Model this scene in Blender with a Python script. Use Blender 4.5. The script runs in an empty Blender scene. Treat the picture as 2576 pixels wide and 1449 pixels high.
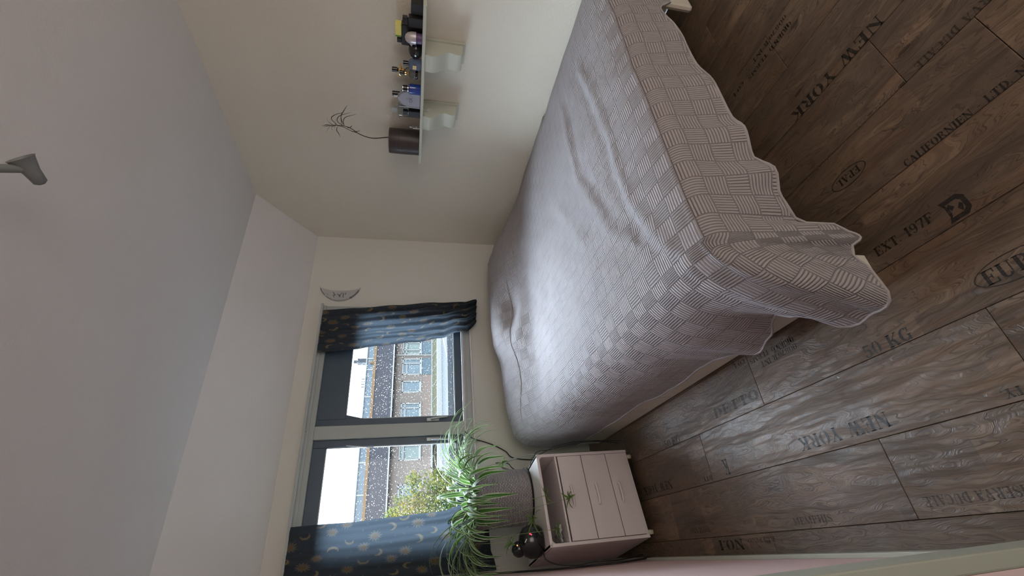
import bpy, bmesh, math, random
from math import sin, cos, pi, radians, sqrt, atan2, exp, floor
from mathutils import Vector, Matrix
SC = bpy.context.scene
COL = SC.collection
random.seed(7)

# ------------------------------------------------------------------ camera
cd = bpy.data.cameras.new('camera')
cam = bpy.data.objects.new('camera', cd); COL.objects.link(cam)
cd.sensor_fit = 'HORIZONTAL'; cd.sensor_width = 36.0
cd.lens = 1108.83 / 2576 * 36.0
cd.clip_start = 0.01; cd.clip_end = 300
RM = Matrix(((-0.089492, 0.854112, -0.512332), (-0.198625, -0.519368, -0.831146), (-0.975981, 0.027381, 0.216127)))
cam.matrix_world = Matrix.Translation((0, 0, 1.45)) @ RM.to_4x4()
SC.camera = cam
# ------------------------------------------------------------------ exposure
SC.view_settings.view_transform = 'Standard'
SC.view_settings.look = 'None'
SC.view_settings.exposure = 0.0
SC.view_settings.gamma = 1.0
SC.view_settings.use_curve_mapping = False
# ------------------------------------------------------------------ overcast sky
W = bpy.data.worlds.new('overcast_sky'); SC.world = W; W.use_nodes = True
nt = W.node_tree; nt.nodes.clear()
wo = nt.nodes.new('ShaderNodeOutputWorld'); bg = nt.nodes.new('ShaderNodeBackground')
tc = nt.nodes.new('ShaderNodeTexCoord'); sx = nt.nodes.new('ShaderNodeSeparateXYZ')
rp = nt.nodes.new('ShaderNodeValToRGB')
rp.color_ramp.elements[0].position = 0.46; rp.color_ramp.elements[0].color = (0.10, 0.10, 0.10, 1)
rp.color_ramp.elements[1].position = 0.50; rp.color_ramp.elements[1].color = (0.62, 0.72, 0.86, 1)
e = rp.color_ramp.elements.new(0.75); e.color = (0.80, 0.90, 1.0, 1)
mr = nt.nodes.new('ShaderNodeMapRange'); mr.inputs['From Min'].default_value = -1
nt.links.new(tc.outputs['Generated'], sx.inputs[0]); nt.links.new(sx.outputs['Z'], mr.inputs[0])
nt.links.new(mr.outputs[0], rp.inputs[0]); nt.links.new(rp.outputs[0], bg.inputs[0])
bg.inputs[1].default_value = 9.0
nt.links.new(bg.outputs[0], wo.inputs[0])

def area(name, loc, rot, sx_, sy_, power, color, portal=False):
    l = bpy.data.lights.new(name, 'AREA'); l.shape = 'RECTANGLE'; l.size = sx_; l.size_y = sy_
    l.energy = power; l.color = color
    o = bpy.data.objects.new(name, l); COL.objects.link(o); o.location = loc; o.rotation_euler = rot
    if portal: l.cycles.is_portal = True
    return o
area('window_portal', (0.95, 3.80, 1.6), (radians(-90), 0, 0), 2.0, 1.3, 1, (1, 1, 1), True)
# the bright part of the overcast, high over the houses: a very soft sun
sl_ = bpy.data.lights.new('veiled_sun', 'SUN'); sl_.energy = 44.0; sl_.angle = radians(62); sl_.color = (.76, .87, 1.0)
so_ = bpy.data.objects.new('veiled_sun', sl_); COL.objects.link(so_)
so_.rotation_euler = Vector((.17, -.80, -.55)).to_track_quat('-Z', 'Y').to_euler()
# added soft fill from behind the camera; the wall there has no window
area('rear_fill', (0.9, -2.42, 1.5), (radians(90), 0, 0), 1.9, 1.9, 33.0, (1.0, 0.93, 0.85))
# added warm fill aimed up at the ceiling behind the camera, no lamp modelled
area('ceiling_fill', (1.5, -1.30, 1.3), (radians(160), 0, 0), 1.4, 1.2, 5.5, (1.0, 0.90, 0.80))

# ------------------------------------------------------------------ materials
def newmat(name):
    m = bpy.data.materials.new(name); m.use_nodes = True
    n = m.node_tree.nodes; b = n['Principled BSDF']
    return m, m.node_tree, b
def lk(t, a, b): t.links.new(a, b)
def node(t, typ, **kw):
    n = t.nodes.new(typ)
    for k, v in kw.items():
        if k in n.inputs.keys() if hasattr(n.inputs, 'keys') else False: n.inputs[k].default_value = v
        else: setattr(n, k, v)
    return n
def math_(t, op, a, b=None, c=None):
    n = t.nodes.new('ShaderNodeMath'); n.operation = op
    for i, v in enumerate((a, b, c)):
        if v is None: continue
        if isinstance(v, (int, float)): n.inputs[i].default_value = v
        else: t.links.new(v, n.inputs[i])
    return n.outputs[0]
def mixc(t, fac, a, b, typ='MIX'):
    n = t.nodes.new('ShaderNodeMix'); n.data_type = 'RGBA'; n.blend_type = typ
    for s, v in ((n.inputs['Factor'], fac), (n.inputs[6], a), (n.inputs[7], b)):
        if isinstance(v, (int, float)): s.default_value = v
        elif isinstance(v, tuple): s.default_value = v if len(v) == 4 else (*v, 1)
        else: t.links.new(v, s)
    return n.outputs[2]
def pos(t, scale=(1, 1, 1)):
    g = t.nodes.new('ShaderNodeNewGeometry'); m = t.nodes.new('ShaderNodeVectorMath'); m.operation = 'MULTIPLY'
    m.inputs[1].default_value = scale; lk(t, g.outputs['Position'], m.inputs[0]); return m.outputs[0]
def noise(t, vec, scale, detail=3, rough=.5):
    n = t.nodes.new('ShaderNodeTexNoise'); n.inputs['Scale'].default_value = scale
    n.inputs['Detail'].default_value = detail; n.inputs['Roughness'].default_value = rough
    if vec is not None: lk(t, vec, n.inputs['Vector'])
    return n.outputs['Fac']
def bump(t, b, h, strength, dist):
    n = t.nodes.new('ShaderNodeBump'); n.inputs['Strength'].default_value = strength; n.inputs['Distance'].default_value = dist
    lk(t, h, n.inputs['Height']); lk(t, n.outputs[0], b.inputs['Normal'])
def plain(name, col, rough=.5, metal=0., nscale=0, nstr=.0, var=.06, trans=0., spec=.5, coat=0.):
    m, t, b = newmat(name)
    b.inputs['Roughness'].default_value = rough; b.inputs['Metallic'].default_value = metal
    b.inputs['Transmission Weight'].default_value = trans
    b.inputs['Specular IOR Level'].default_value = spec; b.inputs['Coat Weight'].default_value = coat
    f = noise(t, pos(t), 14, 3)
    c1 = tuple(max(0, x * (1 - var)) for x in col); c2 = tuple(min(1, x * (1 + var)) for x in col)
    lk(t, mixc(t, f, c1, c2), b.inputs['Base Color'])
    if nscale: bump(t, b, noise(t, pos(t), nscale, 3, .6), nstr, .002)
    return m
def plaster(name, col, bs=260, st=.5, dist=.0012, blotch=.05):
    m, t, b = newmat(name); b.inputs['Roughness'].default_value = .85; b.inputs['Specular IOR Level'].default_value = .2
    f = noise(t, pos(t), 1.6, 4)
    lk(t, mixc(t, f, tuple(x * (1 - blotch) for x in col), tuple(min(1, x * (1 + blotch)) for x in col)), b.inputs['Base Color'])
    h = math_(t, 'ADD', noise(t, pos(t), bs, 2, .5), math_(t, 'MULTIPLY', noise(t, pos(t), bs * .35, 2), .8))
    bump(t, b, h, st, dist); return m
M = {}
M['wall'] = plaster('wall_cream', (.73, .70, .60), 130, .8, .003)
M['wallb'] = plaster('wall_window', (.72, .71, .65), 200, .35)
M['pink'] = plaster('wall_pink', (.90, .68, .67), 160, .3)
M['ceil'] = plaster('ceiling_white', (.74, .72, .71), 120, .6, .002)
M['trim'] = plain('paint_trim', (.50, .52, .44), .45, nscale=60, nstr=.1, var=.03)
M['frame'] = plain('window_frame_paint', (.42, .445, .43), .4, var=.03)
M['sash'] = plain('dark_sash_hazed', (.065, .10, .14), .35, var=.08)  # dark sash, its colour lifted to blue to stand in for window glare
M['alu'] = plain('brushed_handle', (.42, .45, .47), .35, .6, var=.04)
M['white'] = plain('white_foil', (.80, .73, .72), .42, var=.02)
M['shelf'] = plain('shelf_paint', (.52, .54, .45), .4, var=.03, nscale=40, nstr=.05)
M['bedwhite'] = plain('bed_foil', (.70, .66, .57), .45, var=.02)
M['mattress'] = plain('mattress_cover', (.5, .48, .46), .9)
M['black'] = plain('black_gloss', (.008, .009, .012), .18, var=.1, coat=.3)
M['blackm'] = plain('black_matt', (.010, .010, .012), .45, var=.1)
M['cord'] = plain('cord_rubber', (.015, .016, .018), .5)
M['darkcloth'] = plain('dark_cloth', (.03, .032, .035), .9, nscale=300, nstr=.3)
M['door'] = plain('door_dark', (.022, .016, .014), .5, var=.2)
M['caster'] = plain('caster_plastic', (.60, .55, .42), .4)
M['silver'] = plain('silver_cap', (.75, .74, .72), .18, 1.)
M['gold'] = plain('gold_metal', (.80, .62, .30), .22, 1.)
M['greyglass'] = plain('frosted_grey', (.34, .33, .36), .4, .3)
M['blue'] = plain('blue_glass', (.015, .05, .30), .08, coat=.5)
M['paleblue'] = plain('pale_blue_glass', (.16, .22, .36), .1, trans=.4)
M['yellow'] = plain('yellow_card', (.78, .72, .18), .5)
M['green'] = plain('green_card', (.12, .25, .03), .5)
M['bell'] = plain('pearl_silver', (.55, .52, .54), .35, .35)
M['purple'] = plain('purple_pattern', (.10, .06, .16), .35, nscale=300, nstr=.5, var=.8)
M['soil'] = plain('potting_soil', (.03, .02, .012), .95, nscale=90, nstr=.8)
M['twig'] = plain('dry_twig', (.055, .045, .035), .8)
M['dryleaf'] = plain('thin_leaf', (.045, .055, .035), .7)
M['lamp'] = plain('lamp_grey', (.20, .215, .21), .5)
M['redled'], t, b = newmat('red_led'); b.inputs['Emission Color'].default_value = (1, .05, .1, 1); b.inputs['Emission Strength'].default_value = 2.5; b.inputs['Base Color'].default_value = (.5, 0, 0, 1)
M['orangeled'], t, b = newmat('orange_led'); b.inputs['Emission Color'].default_value = (1, .35, .03, 1); b.inputs['Emission Strength'].default_value = 1.5
M['whitedot'] = plain('white_print', (.7, .72, .72), .5)
# clear thin pane (lets the daylight straight through)
m, t, b = newmat('window_glass'); t.nodes.remove(b)
tr = t.nodes.new('ShaderNodeBsdfTransparent'); tr.inputs[0].default_value = (.93, .95, .96, 1)
gl = t.nodes.new('ShaderNodeBsdfGlossy'); gl.inputs['Roughness'].default_value = .03
fr = t.nodes.new('ShaderNodeFresnel'); fr.inputs[0].default_value = 1.3
mx = t.nodes.new('ShaderNodeMixShader'); lk(t, fr.outputs[0], mx.inputs[0]); lk(t, tr.outputs[0], mx.inputs[1]); lk(t, gl.outputs[0], mx.inputs[2])
lk(t, mx.outputs[0], t.nodes['Material Output'].inputs[0]); M['pane'] = m
m, t, b = newmat('rain_water'); b.inputs['Base Color'].default_value = (1, 1, 1, 1); b.inputs['Roughness'].default_value = .0
b.inputs['Transmission Weight'].default_value = 1; b.inputs['IOR'].default_value = 1.33; M['water'] = m
m, t, b = newmat('clear_glass'); b.inputs['Base Color'].default_value = (.85, .9, .92, 1); b.inputs['Roughness'].default_value = .03
b.inputs['Transmission Weight'].default_value = 1; b.inputs['IOR'].default_value = 1.45; M['glass'] = m
# quilted bedspread: basket weave blocks of parallel ribs, from cloth UVs in metres
m, t, b = newmat('quilted_cotton'); b.inputs['Roughness'].default_value = .8; b.inputs['Specular IOR Level'].default_value = .25
b.inputs['Sheen Weight'].default_value = .15
uv = t.nodes.new('ShaderNodeUVMap'); uv.uv_map = 'cloth'
s = t.nodes.new('ShaderNodeSeparateXYZ'); lk(t, uv.outputs[0], s.inputs[0])
A = .080
cu = math_(t, 'DIVIDE', s.outputs[0], A); cv = math_(t, 'DIVIDE', s.outputs[1], A)
fu = math_(t, 'FLOOR', cu); fv = math_(t, 'FLOOR', cv)
par = math_(t, 'PINGPONG', math_(t, 'ADD', fu, fv), 1.0)
ru = math_(t, 'ABSOLUTE', math_(t, 'SINE', math_(t, 'MULTIPLY', cu, pi * 7)))
rv = math_(t, 'ABSOLUTE', math_(t, 'SINE', math_(t, 'MULTIPLY', cv, pi * 7)))
rib = math_(t, 'ADD', math_(t, 'MULTIPLY', ru, par), math_(t, 'MULTIPLY', rv, math_(t, 'SUBTRACT', 1.0, par)))
rib = math_(t, 'POWER', rib, .55)
eu = math_(t, 'ABSOLUTE', math_(t, 'SINE', math_(t, 'MULTIPLY', cu, pi))); ev = math_(t, 'ABSOLUTE', math_(t, 'SINE', math_(t, 'MULTIPLY', cv, pi)))
edge = math_(t, 'MINIMUM', math_(t, 'MULTIPLY', math_(t, 'MINIMUM', eu, ev), 9.0), 1.0)
h = math_(t, 'MULTIPLY', rib, edge)
bump(t, b, h, 1.0, .007)
lk(t, mixc(t, h, (.385, .350, .360), (.425, .388, .396)), b.inputs['Base Color']); M['quilt'] = m
m2 = plain('quilt_binding', (.40, .37, .375), .85, nscale=200, nstr=.4); M['binding'] = m2
# floor planks
m, t, b = newmat('printed_wood'); M['plank'] = m
oi = t.nodes.new('ShaderNodeObjectInfo'); rnd = oi.outputs['Random']
g = t.nodes.new('ShaderNodeNewGeometry'); off = t.nodes.new('ShaderNodeCombineXYZ')
lk(t, math_(t, 'MULTIPLY', rnd, 37.0), off.inputs[0]); lk(t, math_(t, 'MULTIPLY', rnd, 91.0), off.inputs[1])
ad = t.nodes.new('ShaderNodeVectorMath'); ad.operation = 'ADD'; lk(t, g.outputs['Position'], ad.inputs[0]); lk(t, off.outputs[0], ad.inputs[1])
def sc_(v, s3):
    n = t.nodes.new('ShaderNodeVectorMath'); n.operation = 'MULTIPLY'; n.inputs[1].default_value = s3; lk(t, v, n.inputs[0]); return n.outputs[0]
P = ad.outputs[0]
wv = noise(t, sc_(P, (6, 1.3, 1)), 1.5, 3)
wvec = t.nodes.new('ShaderNodeCombineXYZ'); lk(t, math_(t, 'MULTIPLY', wv, .35), wvec.inputs[0])
ad2 = t.nodes.new('ShaderNodeVectorMath'); ad2.operation = 'ADD'; lk(t, P, ad2.inputs[0]); lk(t, wvec.outputs[0], ad2.inputs[1])
grain = noise(t, sc_(ad2.outputs[0], (75, 2.4, 1)), 1.0, 6, .65)
fine = noise(t, sc_(ad2.outputs[0], (300, 9, 1)), 1.0, 3, .6)
blot = noise(t, sc_(P, (5, 2.2, 1)), 1.0, 4, .6)
blot2 = noise(t, sc_(P, (9, 1.2, 1)), 1.6, 3, .5)
# printed short boards within each plank: slightly different tones
cl = t.nodes.new('ShaderNodeTexVoronoi'); cl.distance = 'CHEBYCHEV'; cl.inputs['Scale'].default_value = 1.0; cl.inputs['Randomness'].default_value = .8
lk(t, sc_(P, (7.5, 1.9, .001)), cl.inputs['Vector'])
bsx = t.nodes.new('ShaderNodeSeparateXYZ'); lk(t, cl.outputs['Color'], bsx.inputs[0])
cr = t.nodes.new('ShaderNodeValToRGB'); cr.color_ramp.elements[0].color = (.078, .050, .032, 1); cr.color_ramp.elements[0].position = .30
cr.color_ramp.elements[1].color = (.37, .265, .18, 1); cr.color_ramp.elements[1].position = .72
e = cr.color_ramp.elements.new(.52); e.color = (.20, .134, .088, 1)
lk(t, math_(t, 'ADD', math_(t, 'MULTIPLY', grain, .62), math_(t, 'MULTIPLY', blot, .38)), cr.inputs[0])
c = mixc(t, math_(t, 'MULTIPLY', bsx.outputs[0], .55), cr.outputs[0], (.060, .048, .040))
c = mixc(t, math_(t, 'MULTIPLY', math_(t, 'GREATER_THAN', blot2, .60), .25), c, (.20, .10, .045))
c = mixc(t, math_(t, 'MULTIPLY', math_(t, 'LESS_THAN', fine, .42), .55), c, (.035, .022, .015))
# knots
kn = t.nodes.new('ShaderNodeTexVoronoi'); kn.inputs['Scale'].default_value = 1; lk(t, sc_(P, (7.0, 2.6, .001)), kn.inputs['Vector'])
kf = math_(t, 'LESS_THAN', kn.outputs['Distance'], .055)
kr = math_(t, 'MULTIPLY', math_(t, 'LESS_THAN', kn.outputs['Distance'], .17), math_(t, 'GREATER_THAN', math_(t, 'SINE', math_(t, 'MULTIPLY', kn.outputs['Distance'], 190)), .55))
c = mixc(t, math_(t, 'MULTIPLY', kr, .45), c, (.045, .030, .022))
c = mixc(t, math_(t, 'MULTIPLY', kf, .8), c, (.04, .022, .014))
lk(t, c, b.inputs['Base Color']); b.inputs['Specular IOR Level'].default_value = .45
lk(t, math_(t, 'ADD', .32, math_(t, 'MULTIPLY', blot, .18)), b.inputs['Roughness'])
bump(t, b, math_(t, 'ADD', grain, math_(t, 'MULTIPLY', fine, .6)), .9, .0028)
# stencil ink, worn by the grain
def ink(name, fade):
    m, t, b = newmat(name)
    b.inputs['Base Color'].default_value = (.018, .015, .013, 1); b.inputs['Roughness'].default_value = .5
    tr = t.nodes.new('ShaderNodeBsdfTransparent'); mx = t.nodes.new('ShaderNodeMixShader')
    n1 = noise(t, pos(t, (160, 22, 1)), 1.0, 4, .7)
    f = math_(t, 'MULTIPLY', math_(t, 'GREATER_THAN', n1, .40), fade)
    f = math_(t, 'MAXIMUM', f, fade * .55)
    lk(t, f, mx.inputs[0]); lk(t, tr.outputs[0], mx.inputs[1]); lk(t, b.outputs[0], mx.inputs[2])
    lk(t, mx.outputs[0], t.nodes['Material Output'].inputs[0]); return m
M['ink'] = ink('stencil_ink', .80); M['faint'] = ink('stencil_ink_faint', .5)
# curtain: printed colour attribute, partly translucent
m, t, b = newmat('curtain_cotton'); at = t.nodes.new('ShaderNodeVertexColor'); at.layer_name = 'print'
lk(t, at.outputs[0], b.inputs['Base Color']); b.inputs['Roughness'].default_value = .9; b.inputs['Specular IOR Level'].default_value = .2
tl = t.nodes.new('ShaderNodeBsdfTranslucent'); lk(t, mixc(t, .5, at.outputs[0], (.12, .16, .20)), tl.inputs[0])
mx = t.nodes.new('ShaderNodeMixShader'); mx.inputs[0].default_value = .24
bump(t, b, noise(t, pos(t), 900, 2), .15, .0008)
lk(t, b.outputs[0], mx.inputs[1]); lk(t, tl.outputs[0], mx.inputs[2]); lk(t, mx.outputs[0], t.nodes['Material Output'].inputs[0]); M['curtain'] = m
# spider plant leaf: pale margins, green centre stripe
def leafmat(name, dark, mid, edge, lo=.30):
    m, t, b = newmat(name); uvn = t.nodes.new('ShaderNodeUVMap'); uvn.uv_map = 'leaf'
    s = t.nodes.new('ShaderNodeSeparateXYZ'); lk(t, uvn.outputs[0], s.inputs[0])
    d = math_(t, 'ABSOLUTE', math_(t, 'SUBTRACT', s.outputs[0], .5))
    n1 = noise(t, pos(t), 60, 2)
    f = math_(t, 'GREATER_THAN', math_(t, 'ADD', d, math_(t, 'MULTIPLY', n1, .06)), lo + .03)
    oi = t.nodes.new('ShaderNodeObjectInfo')
    c = mixc(t, oi.outputs['Random'], dark, mid)
    c = mixc(t, f, c, edge); lk(t, c, b.inputs['Base Color']); b.inputs['Roughness'].default_value = .6; b.inputs['Specular IOR Level'].default_value = .2
    tl = t.nodes.new('ShaderNodeBsdfTranslucent'); lk(t, mixc(t, .30, c, (.22, .40, .06)), tl.inputs[0])
    mx = t.nodes.new('ShaderNodeMixShader'); mx.inputs[0].default_value = .35
    lk(t, b.outputs[0], mx.inputs[1]); lk(t, tl.outputs[0], mx.inputs[2]); lk(t, mx.outputs[0], t.nodes['Material Output'].inputs[0]); return m
M['leaf'] = leafmat('variegated_leaf', (.030, .11, .03), (.10, .26, .05), (.58, .62, .46), .30)
M['babyleaf'] = leafmat('plantlet_leaf', (.12, .22, .07), (.24, .38, .11), (.38, .46, .24), .40)
# textured plant pot: rows of embossed scales
m, t, b = newmat('embossed_pot'); b.inputs['Roughness'].default_value = .32
uvn = t.nodes.new('ShaderNodeUVMap'); uvn.uv_map = 'wrap'
br = t.nodes.new('ShaderNodeTexBrick'); br.inputs['Scale'].default_value = 1; br.inputs['Mortar Size'].default_value = .0025
br.inputs['Brick Width'].default_value = .022; br.inputs['Row Height'].default_value = .0105; br.inputs['Mortar Smooth'].default_value = 1.0
lk(t, uvn.outputs[0], br.inputs['Vector'])
inv = math_(t, 'SUBTRACT', 1.0, br.outputs['Fac'])
bump(t, b, inv, 1.0, .006)
stn = noise(t, pos(t, (9, 9, 3)), 1.0, 4)
lk(t, mixc(t, stn, (.34, .31, .325), (.50, .46, .475)), b.inputs['Base Color']); M['pot'] = m
# ribbed dark pot
m, t, b = newmat('ribbed_dark_pot'); b.inputs['Roughness'].default_value = .4
stripe = noise(t, pos(t, (1, 1, 260)), 1.0, 3)
lk(t, mixc(t, stripe, (.018, .014, .014), (.075, .058, .056)), b.inputs['Base Color']); bump(t, b, stripe, .5, .001); M['ribpot'] = m
# outdoors
M['tiles'] = None
m, t, b = newmat('roof_tiles'); b.inputs['Roughness'].default_value = .9; b.inputs['Specular IOR Level'].default_value = 0.0
br = t.nodes.new('ShaderNodeTexBrick'); br.inputs['Scale'].default_value = 3.2
for k, v in (('Color1', (.032, .031, .034, 1)), ('Color2', (.020, .020, .023, 1)), ('Mortar', (.010, .010, .012, 1))): br.inputs[k].default_value = v
g = t.nodes.new('ShaderNodeTexCoord'); lk(t, g.outputs['Object'], br.inputs['Vector'])
lk(t, br.outputs['Color'], b.inputs['Base Color']); M['tiles'] = m
M['facade'] = plain('brick_render_beige', (.115, .095, .082), .9, var=.10)
M['facadelow'] = plain('panel_beige', (.13, .10, .083), .9, var=.05)
M['ewhite'] = plain('exterior_white', (.22, .22, .205), .6, var=.03)
M['eglass'] = plain('exterior_glass', (.07, .10, .115), .12, var=.3)
M['epale'] = plain('exterior_blind', (.12, .15, .14), .6, var=.08)
M['eblue'] = plain('blue_panel', (.05, .075, .09), .6, var=.08)
M['orange'] = plain('orange_ridge', (.14, .085, .04), .8)
M['eband'] = plain('pale_blue_cladding', (.075, .10, .12), .5, var=.25)
M['canopy'] = plain('canopy_sheet', (.075, .075, .052), .7, spec=.05, var=.05)
M['egrey'] = plain('grey_felt', (.055, .06, .067), .9, spec=.05, var=.06)
M['edark'] = plain('dark_gravel', (.02, .022, .025), 1., spec=.05, nscale=6, nstr=.5, var=.3)
M['tree'] = None
m, t, b = newmat('autumn_leaves'); b.inputs['Roughness'].default_value = .8
n1 = noise(t, pos(t), .9, 3); n2 = noise(t, pos(t), 7, 3)
cr = t.nodes.new('ShaderNodeValToRGB'); cr.color_ramp.elements[0].color = (.03, .065, .012, 1); cr.color_ramp.elements[0].position = .42
cr.color_ramp.elements[1].color = (.16, .09, .018, 1); cr.color_ramp.elements[1].position = .66
e = cr.color_ramp.elements.new(.53); e.color = (.10, .115, .02, 1)
lk(t, math_(t, 'ADD', math_(t, 'MULTIPLY', n1, .6), math_(t, 'MULTIPLY', n2, .4)), cr.inputs[0]); lk(t, cr.outputs[0], b.inputs['Base Color']); b.inputs['Specular IOR Level'].default_value = .05; M['tree'] = m
M['bark'] = plain('bark', (.08, .06, .045), .95)

# ------------------------------------------------------------------ mesh helpers
class MB:
    def __init__(s): s.v = []; s.f = []; s.m = []; s.mi = 0
    def add(s, vs, fs):
        o = len(s.v); s.v += [tuple(p) for p in vs]; s.f += [tuple(i + o for i in f) for f in fs]; s.m += [s.mi] * len(fs); return s
    def box(s, x0, y0, z0, x1, y1, z1, mat=None):
        vs = [Vector((x, y, z)) for x in (x0, x1) for y in (y0, y1) for z in (z0, z1)]
        if mat: vs = [mat @ p for p in vs]
        return s.add(vs, [(0, 1, 3, 2), (4, 6, 7, 5), (0, 4, 5, 1), (2, 3, 7, 6), (0, 2, 6, 4), (1, 5, 7, 3)])
    def quad(s, *ps): return s.add(ps, [tuple(range(len(ps)))])
    def tube(s, pts, r, n=8, caps=True, closed=False):
        pts = [Vector(p) for p in pts]; N = len(pts); rs = r if isinstance(r, (list, tuple)) else [r] * N
        up = None; vs = []
        for i, p in enumerate(pts):
            if closed: d = pts[(i + 1) % N] - pts[i - 1]
            else: d = pts[min(i + 1, N - 1)] - pts[max(i - 1, 0)]
            d.normalize()
            if up is None:
                up = Vector((0, 0, 1)) if abs(d.z) < .9 else Vector((1, 0, 0))
            a = (up - d * up.dot(d)); a.normalize(); b = d.cross(a); up = a
            for k in range(n):
                q = 2 * pi * k / n; vs.append(p + (a * cos(q) + b * sin(q)) * rs[i])
        fs = []
        for i in range(N if closed else N - 1):
            j = (i + 1) % N
            for k in range(n): fs.append((i * n + k, i * n + (k + 1) % n, j * n + (k + 1) % n, j * n + k))
        if caps and not closed: fs += [tuple(range(n - 1, -1, -1)), tuple((N - 1) * n + k for k in range(n))]
        return s.add(vs, fs)
    def lathe(s, prof, c=(0, 0, 0), n=28, mat=None, sx=1, sy=1):
        vs = []; fs = []
        for r, z in prof:
            for k in range(n):
                q = 2 * pi * k / n; p = Vector((r * cos(q) * sx, r * sin(q) * sy, z))
                vs.append((mat @ p if mat else p + Vector(c)))
        for i in range(len(prof) - 1):
            for k in range(n): fs.append((i * n + k, i * n + (k + 1) % n, (i + 1) * n + (k + 1) % n, (i + 1) * n + k))
        fs += [tuple(range(n - 1, -1, -1)), tuple((len(prof) - 1) * n + k for k in range(n))]
        return s.add(vs, fs)
    def prism(s, poly, fn, d0, d1):
        n = len(poly); vs = [fn(a, b, d0) for a, b in poly] + [fn(a, b, d1) for a, b in poly]
        fs = [tuple(range(n)), tuple(range(2 * n - 1, n - 1, -1))] + [(i, i + n, (i + 1) % n + n, (i + 1) % n) for i in range(n)]
        return s.add(vs, fs)
    def build(s, name, mat, parent=None, smooth=None, bevel=0, weld=False, seg=2):
        me = bpy.data.meshes.new(name); me.from_pydata(s.v, [], s.f)
        mats = mat if isinstance(mat, (list, tuple)) else [mat]
        for x in mats: me.materials.append(x)
        if len(mats) > 1: me.polygons.foreach_set('material_index', s.m)
        bm = bmesh.new(); bm.from_mesh(me)
        if weld: bmesh.ops.remove_doubles(bm, verts=bm.verts, dist=1e-5)
        bmesh.ops.recalc_face_normals(bm, faces=bm.faces); bm.to_mesh(me); bm.free()
        if smooth: me.polygons.foreach_set('use_smooth', [True] * len(me.polygons)); me.set_sharp_from_angle(angle=radians(smooth))
        o = bpy.data.objects.new(name, me); COL.objects.link(o)
        if parent:
            o.parent = parent; o.matrix_parent_inverse = parent.matrix_world.inverted()
        if bevel:
            bv = o.modifiers.new('bevel', 'BEVEL'); bv.width = bevel; bv.segments = seg; bv.limit_method = 'ANGLE'
        return o
def tag(o, label=None, cat=None, group=None, kind=None):
    if label: o['label'] = label
    if cat: o['category'] = cat
    if group: o['group'] = group
    if kind: o['kind'] = kind
    return o
def thing(name, label, cat, loc=(0, 0, 0), group=None, kind=None, rz=0):
    o = bpy.data.objects.new(name, None); COL.objects.link(o); o.empty_display_size = .1
    o.location = loc; o.rotation_euler = (0, 0, rz)
    o.matrix_world = Matrix.Translation(loc) @ Matrix.Rotation(rz, 4, 'Z')
    return tag(o, label, cat, group, kind)
def box(name, mat, x0, y0, z0, x1, y1, z1, parent=None, bevel=0, mt=None):
    return MB().box(x0, y0, z0, x1, y1, z1, mt).build(name, mat, parent, bevel=bevel)
def interp(tab, x):
    if x <= tab[0][0]: return tab[0][1]
    for (a, p), (b, q) in zip(tab, tab[1:]):
        if x <= b: k = (x - a) / (b - a); k = k * k * (3 - 2 * k); return p + (q - p) * k
    return tab[-1][1]
def smooth_path(pts, n=6):
    pts = [Vector(p) for p in pts]; out = []
    P = [pts[0]] + pts + [pts[-1]]
    for i in range(1, len(P) - 2):
        for k in range(n):
            t_ = k / n; a, b, c, d = P[i - 1], P[i], P[i + 1], P[i + 2]
            out.append(.5 * ((2 * b) + (c - a) * t_ + (2 * a - 5 * b + 4 * c - d) * t_ ** 2 + (3 * b - a - 3 * c + d) * t_ ** 3))
    out.append(pts[-1]); return out

# ------------------------------------------------------------------ room shell
XL, XR, YB, YN, ZC = -.115, 2.735, 3.6, -2.5, 2.755
YC = 3.06; ZW = 2.36          # ceiling crease, top of the window wall
LS = 1.6                       # outdoor facade scale
S_ = dict(kind='structure')
fl = thing('floor', 'dark brown wood-look laminate floor printed with stencilled shipping words', 'floor', kind='structure')
box('subfloor', M['soil'], XL, YN, -.06, XR, YB, -.012, fl)
# planks
PW = .229; X0 = -.025 - PW; JOINT = {0: .46, 1: 1.18, 2: .735, 3: .237, 4: 1.02, 5: .36, 6: .554, 7: .113, 8: .80, 9: .35, 10: 1.0, 11: .2, 12: .62}
PL = 1.348; planks = []
for r in range(13):
    xa = max(X0 + r * PW, XL); xb = min(X0 + (r + 1) * PW, XR)
    if xb - xa < .02: continue
    y = JOINT.get(r, .5) - 3 * PL
    while y < YB:
        a, b_ = max(y, YN), min(y + PL, YB)
        if b_ - a > .02:
            g_ = .0008
            o = MB().box(xa + g_, a + g_, -.012, xb - g_, b_ - g_, 0).build('plank', M['plank'], fl, bevel=.0012, seg=1)
            planks.append((xa, xb, a, b_, o))
        y += PL
bw = MB(); bw.box(XL, YB, 0, XR, YB + .25, .955); bw.box(XL, YB, 2.215, XR, YB + .25, ZW); bw.box(1.96, YB, .955, XR, YB + .25, 2.215); bw.box(XL, YB, .955, -.07, YB + .25, 2.215)
tag(bw.build('wall_back', M['wallb'], weld=False), 'cream window wall with the crescent plaque', 'wall', kind='structure')
gable = [(YN, 0), (YB, 0), (YB, ZW), (YC, ZC), (YN, ZC)]
tag(MB().prism(gable, lambda a, b, d: (d, a, b), XR, XR + .15).build('wall_right', M['wall']), 'cream textured wall behind the shelf, sloping at its top', 'wall', kind='structure')
lw = MB(); lw.prism([(.8, 0), (YB, 0), (YB, ZW), (YC, ZC), (.8, ZC)], lambda a, b, d: (d, a, b), XL - .15, XL)
lw.box(XL - .15, YN, 0, XL, -.1, ZC); lw.box(XL - .15, -.1, 2.05, XL, .8, ZC)
tag(lw.build('wall_left', M['pink']), 'dusty pink wall beside the bedside cabinet', 'wall', kind='structure')
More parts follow.
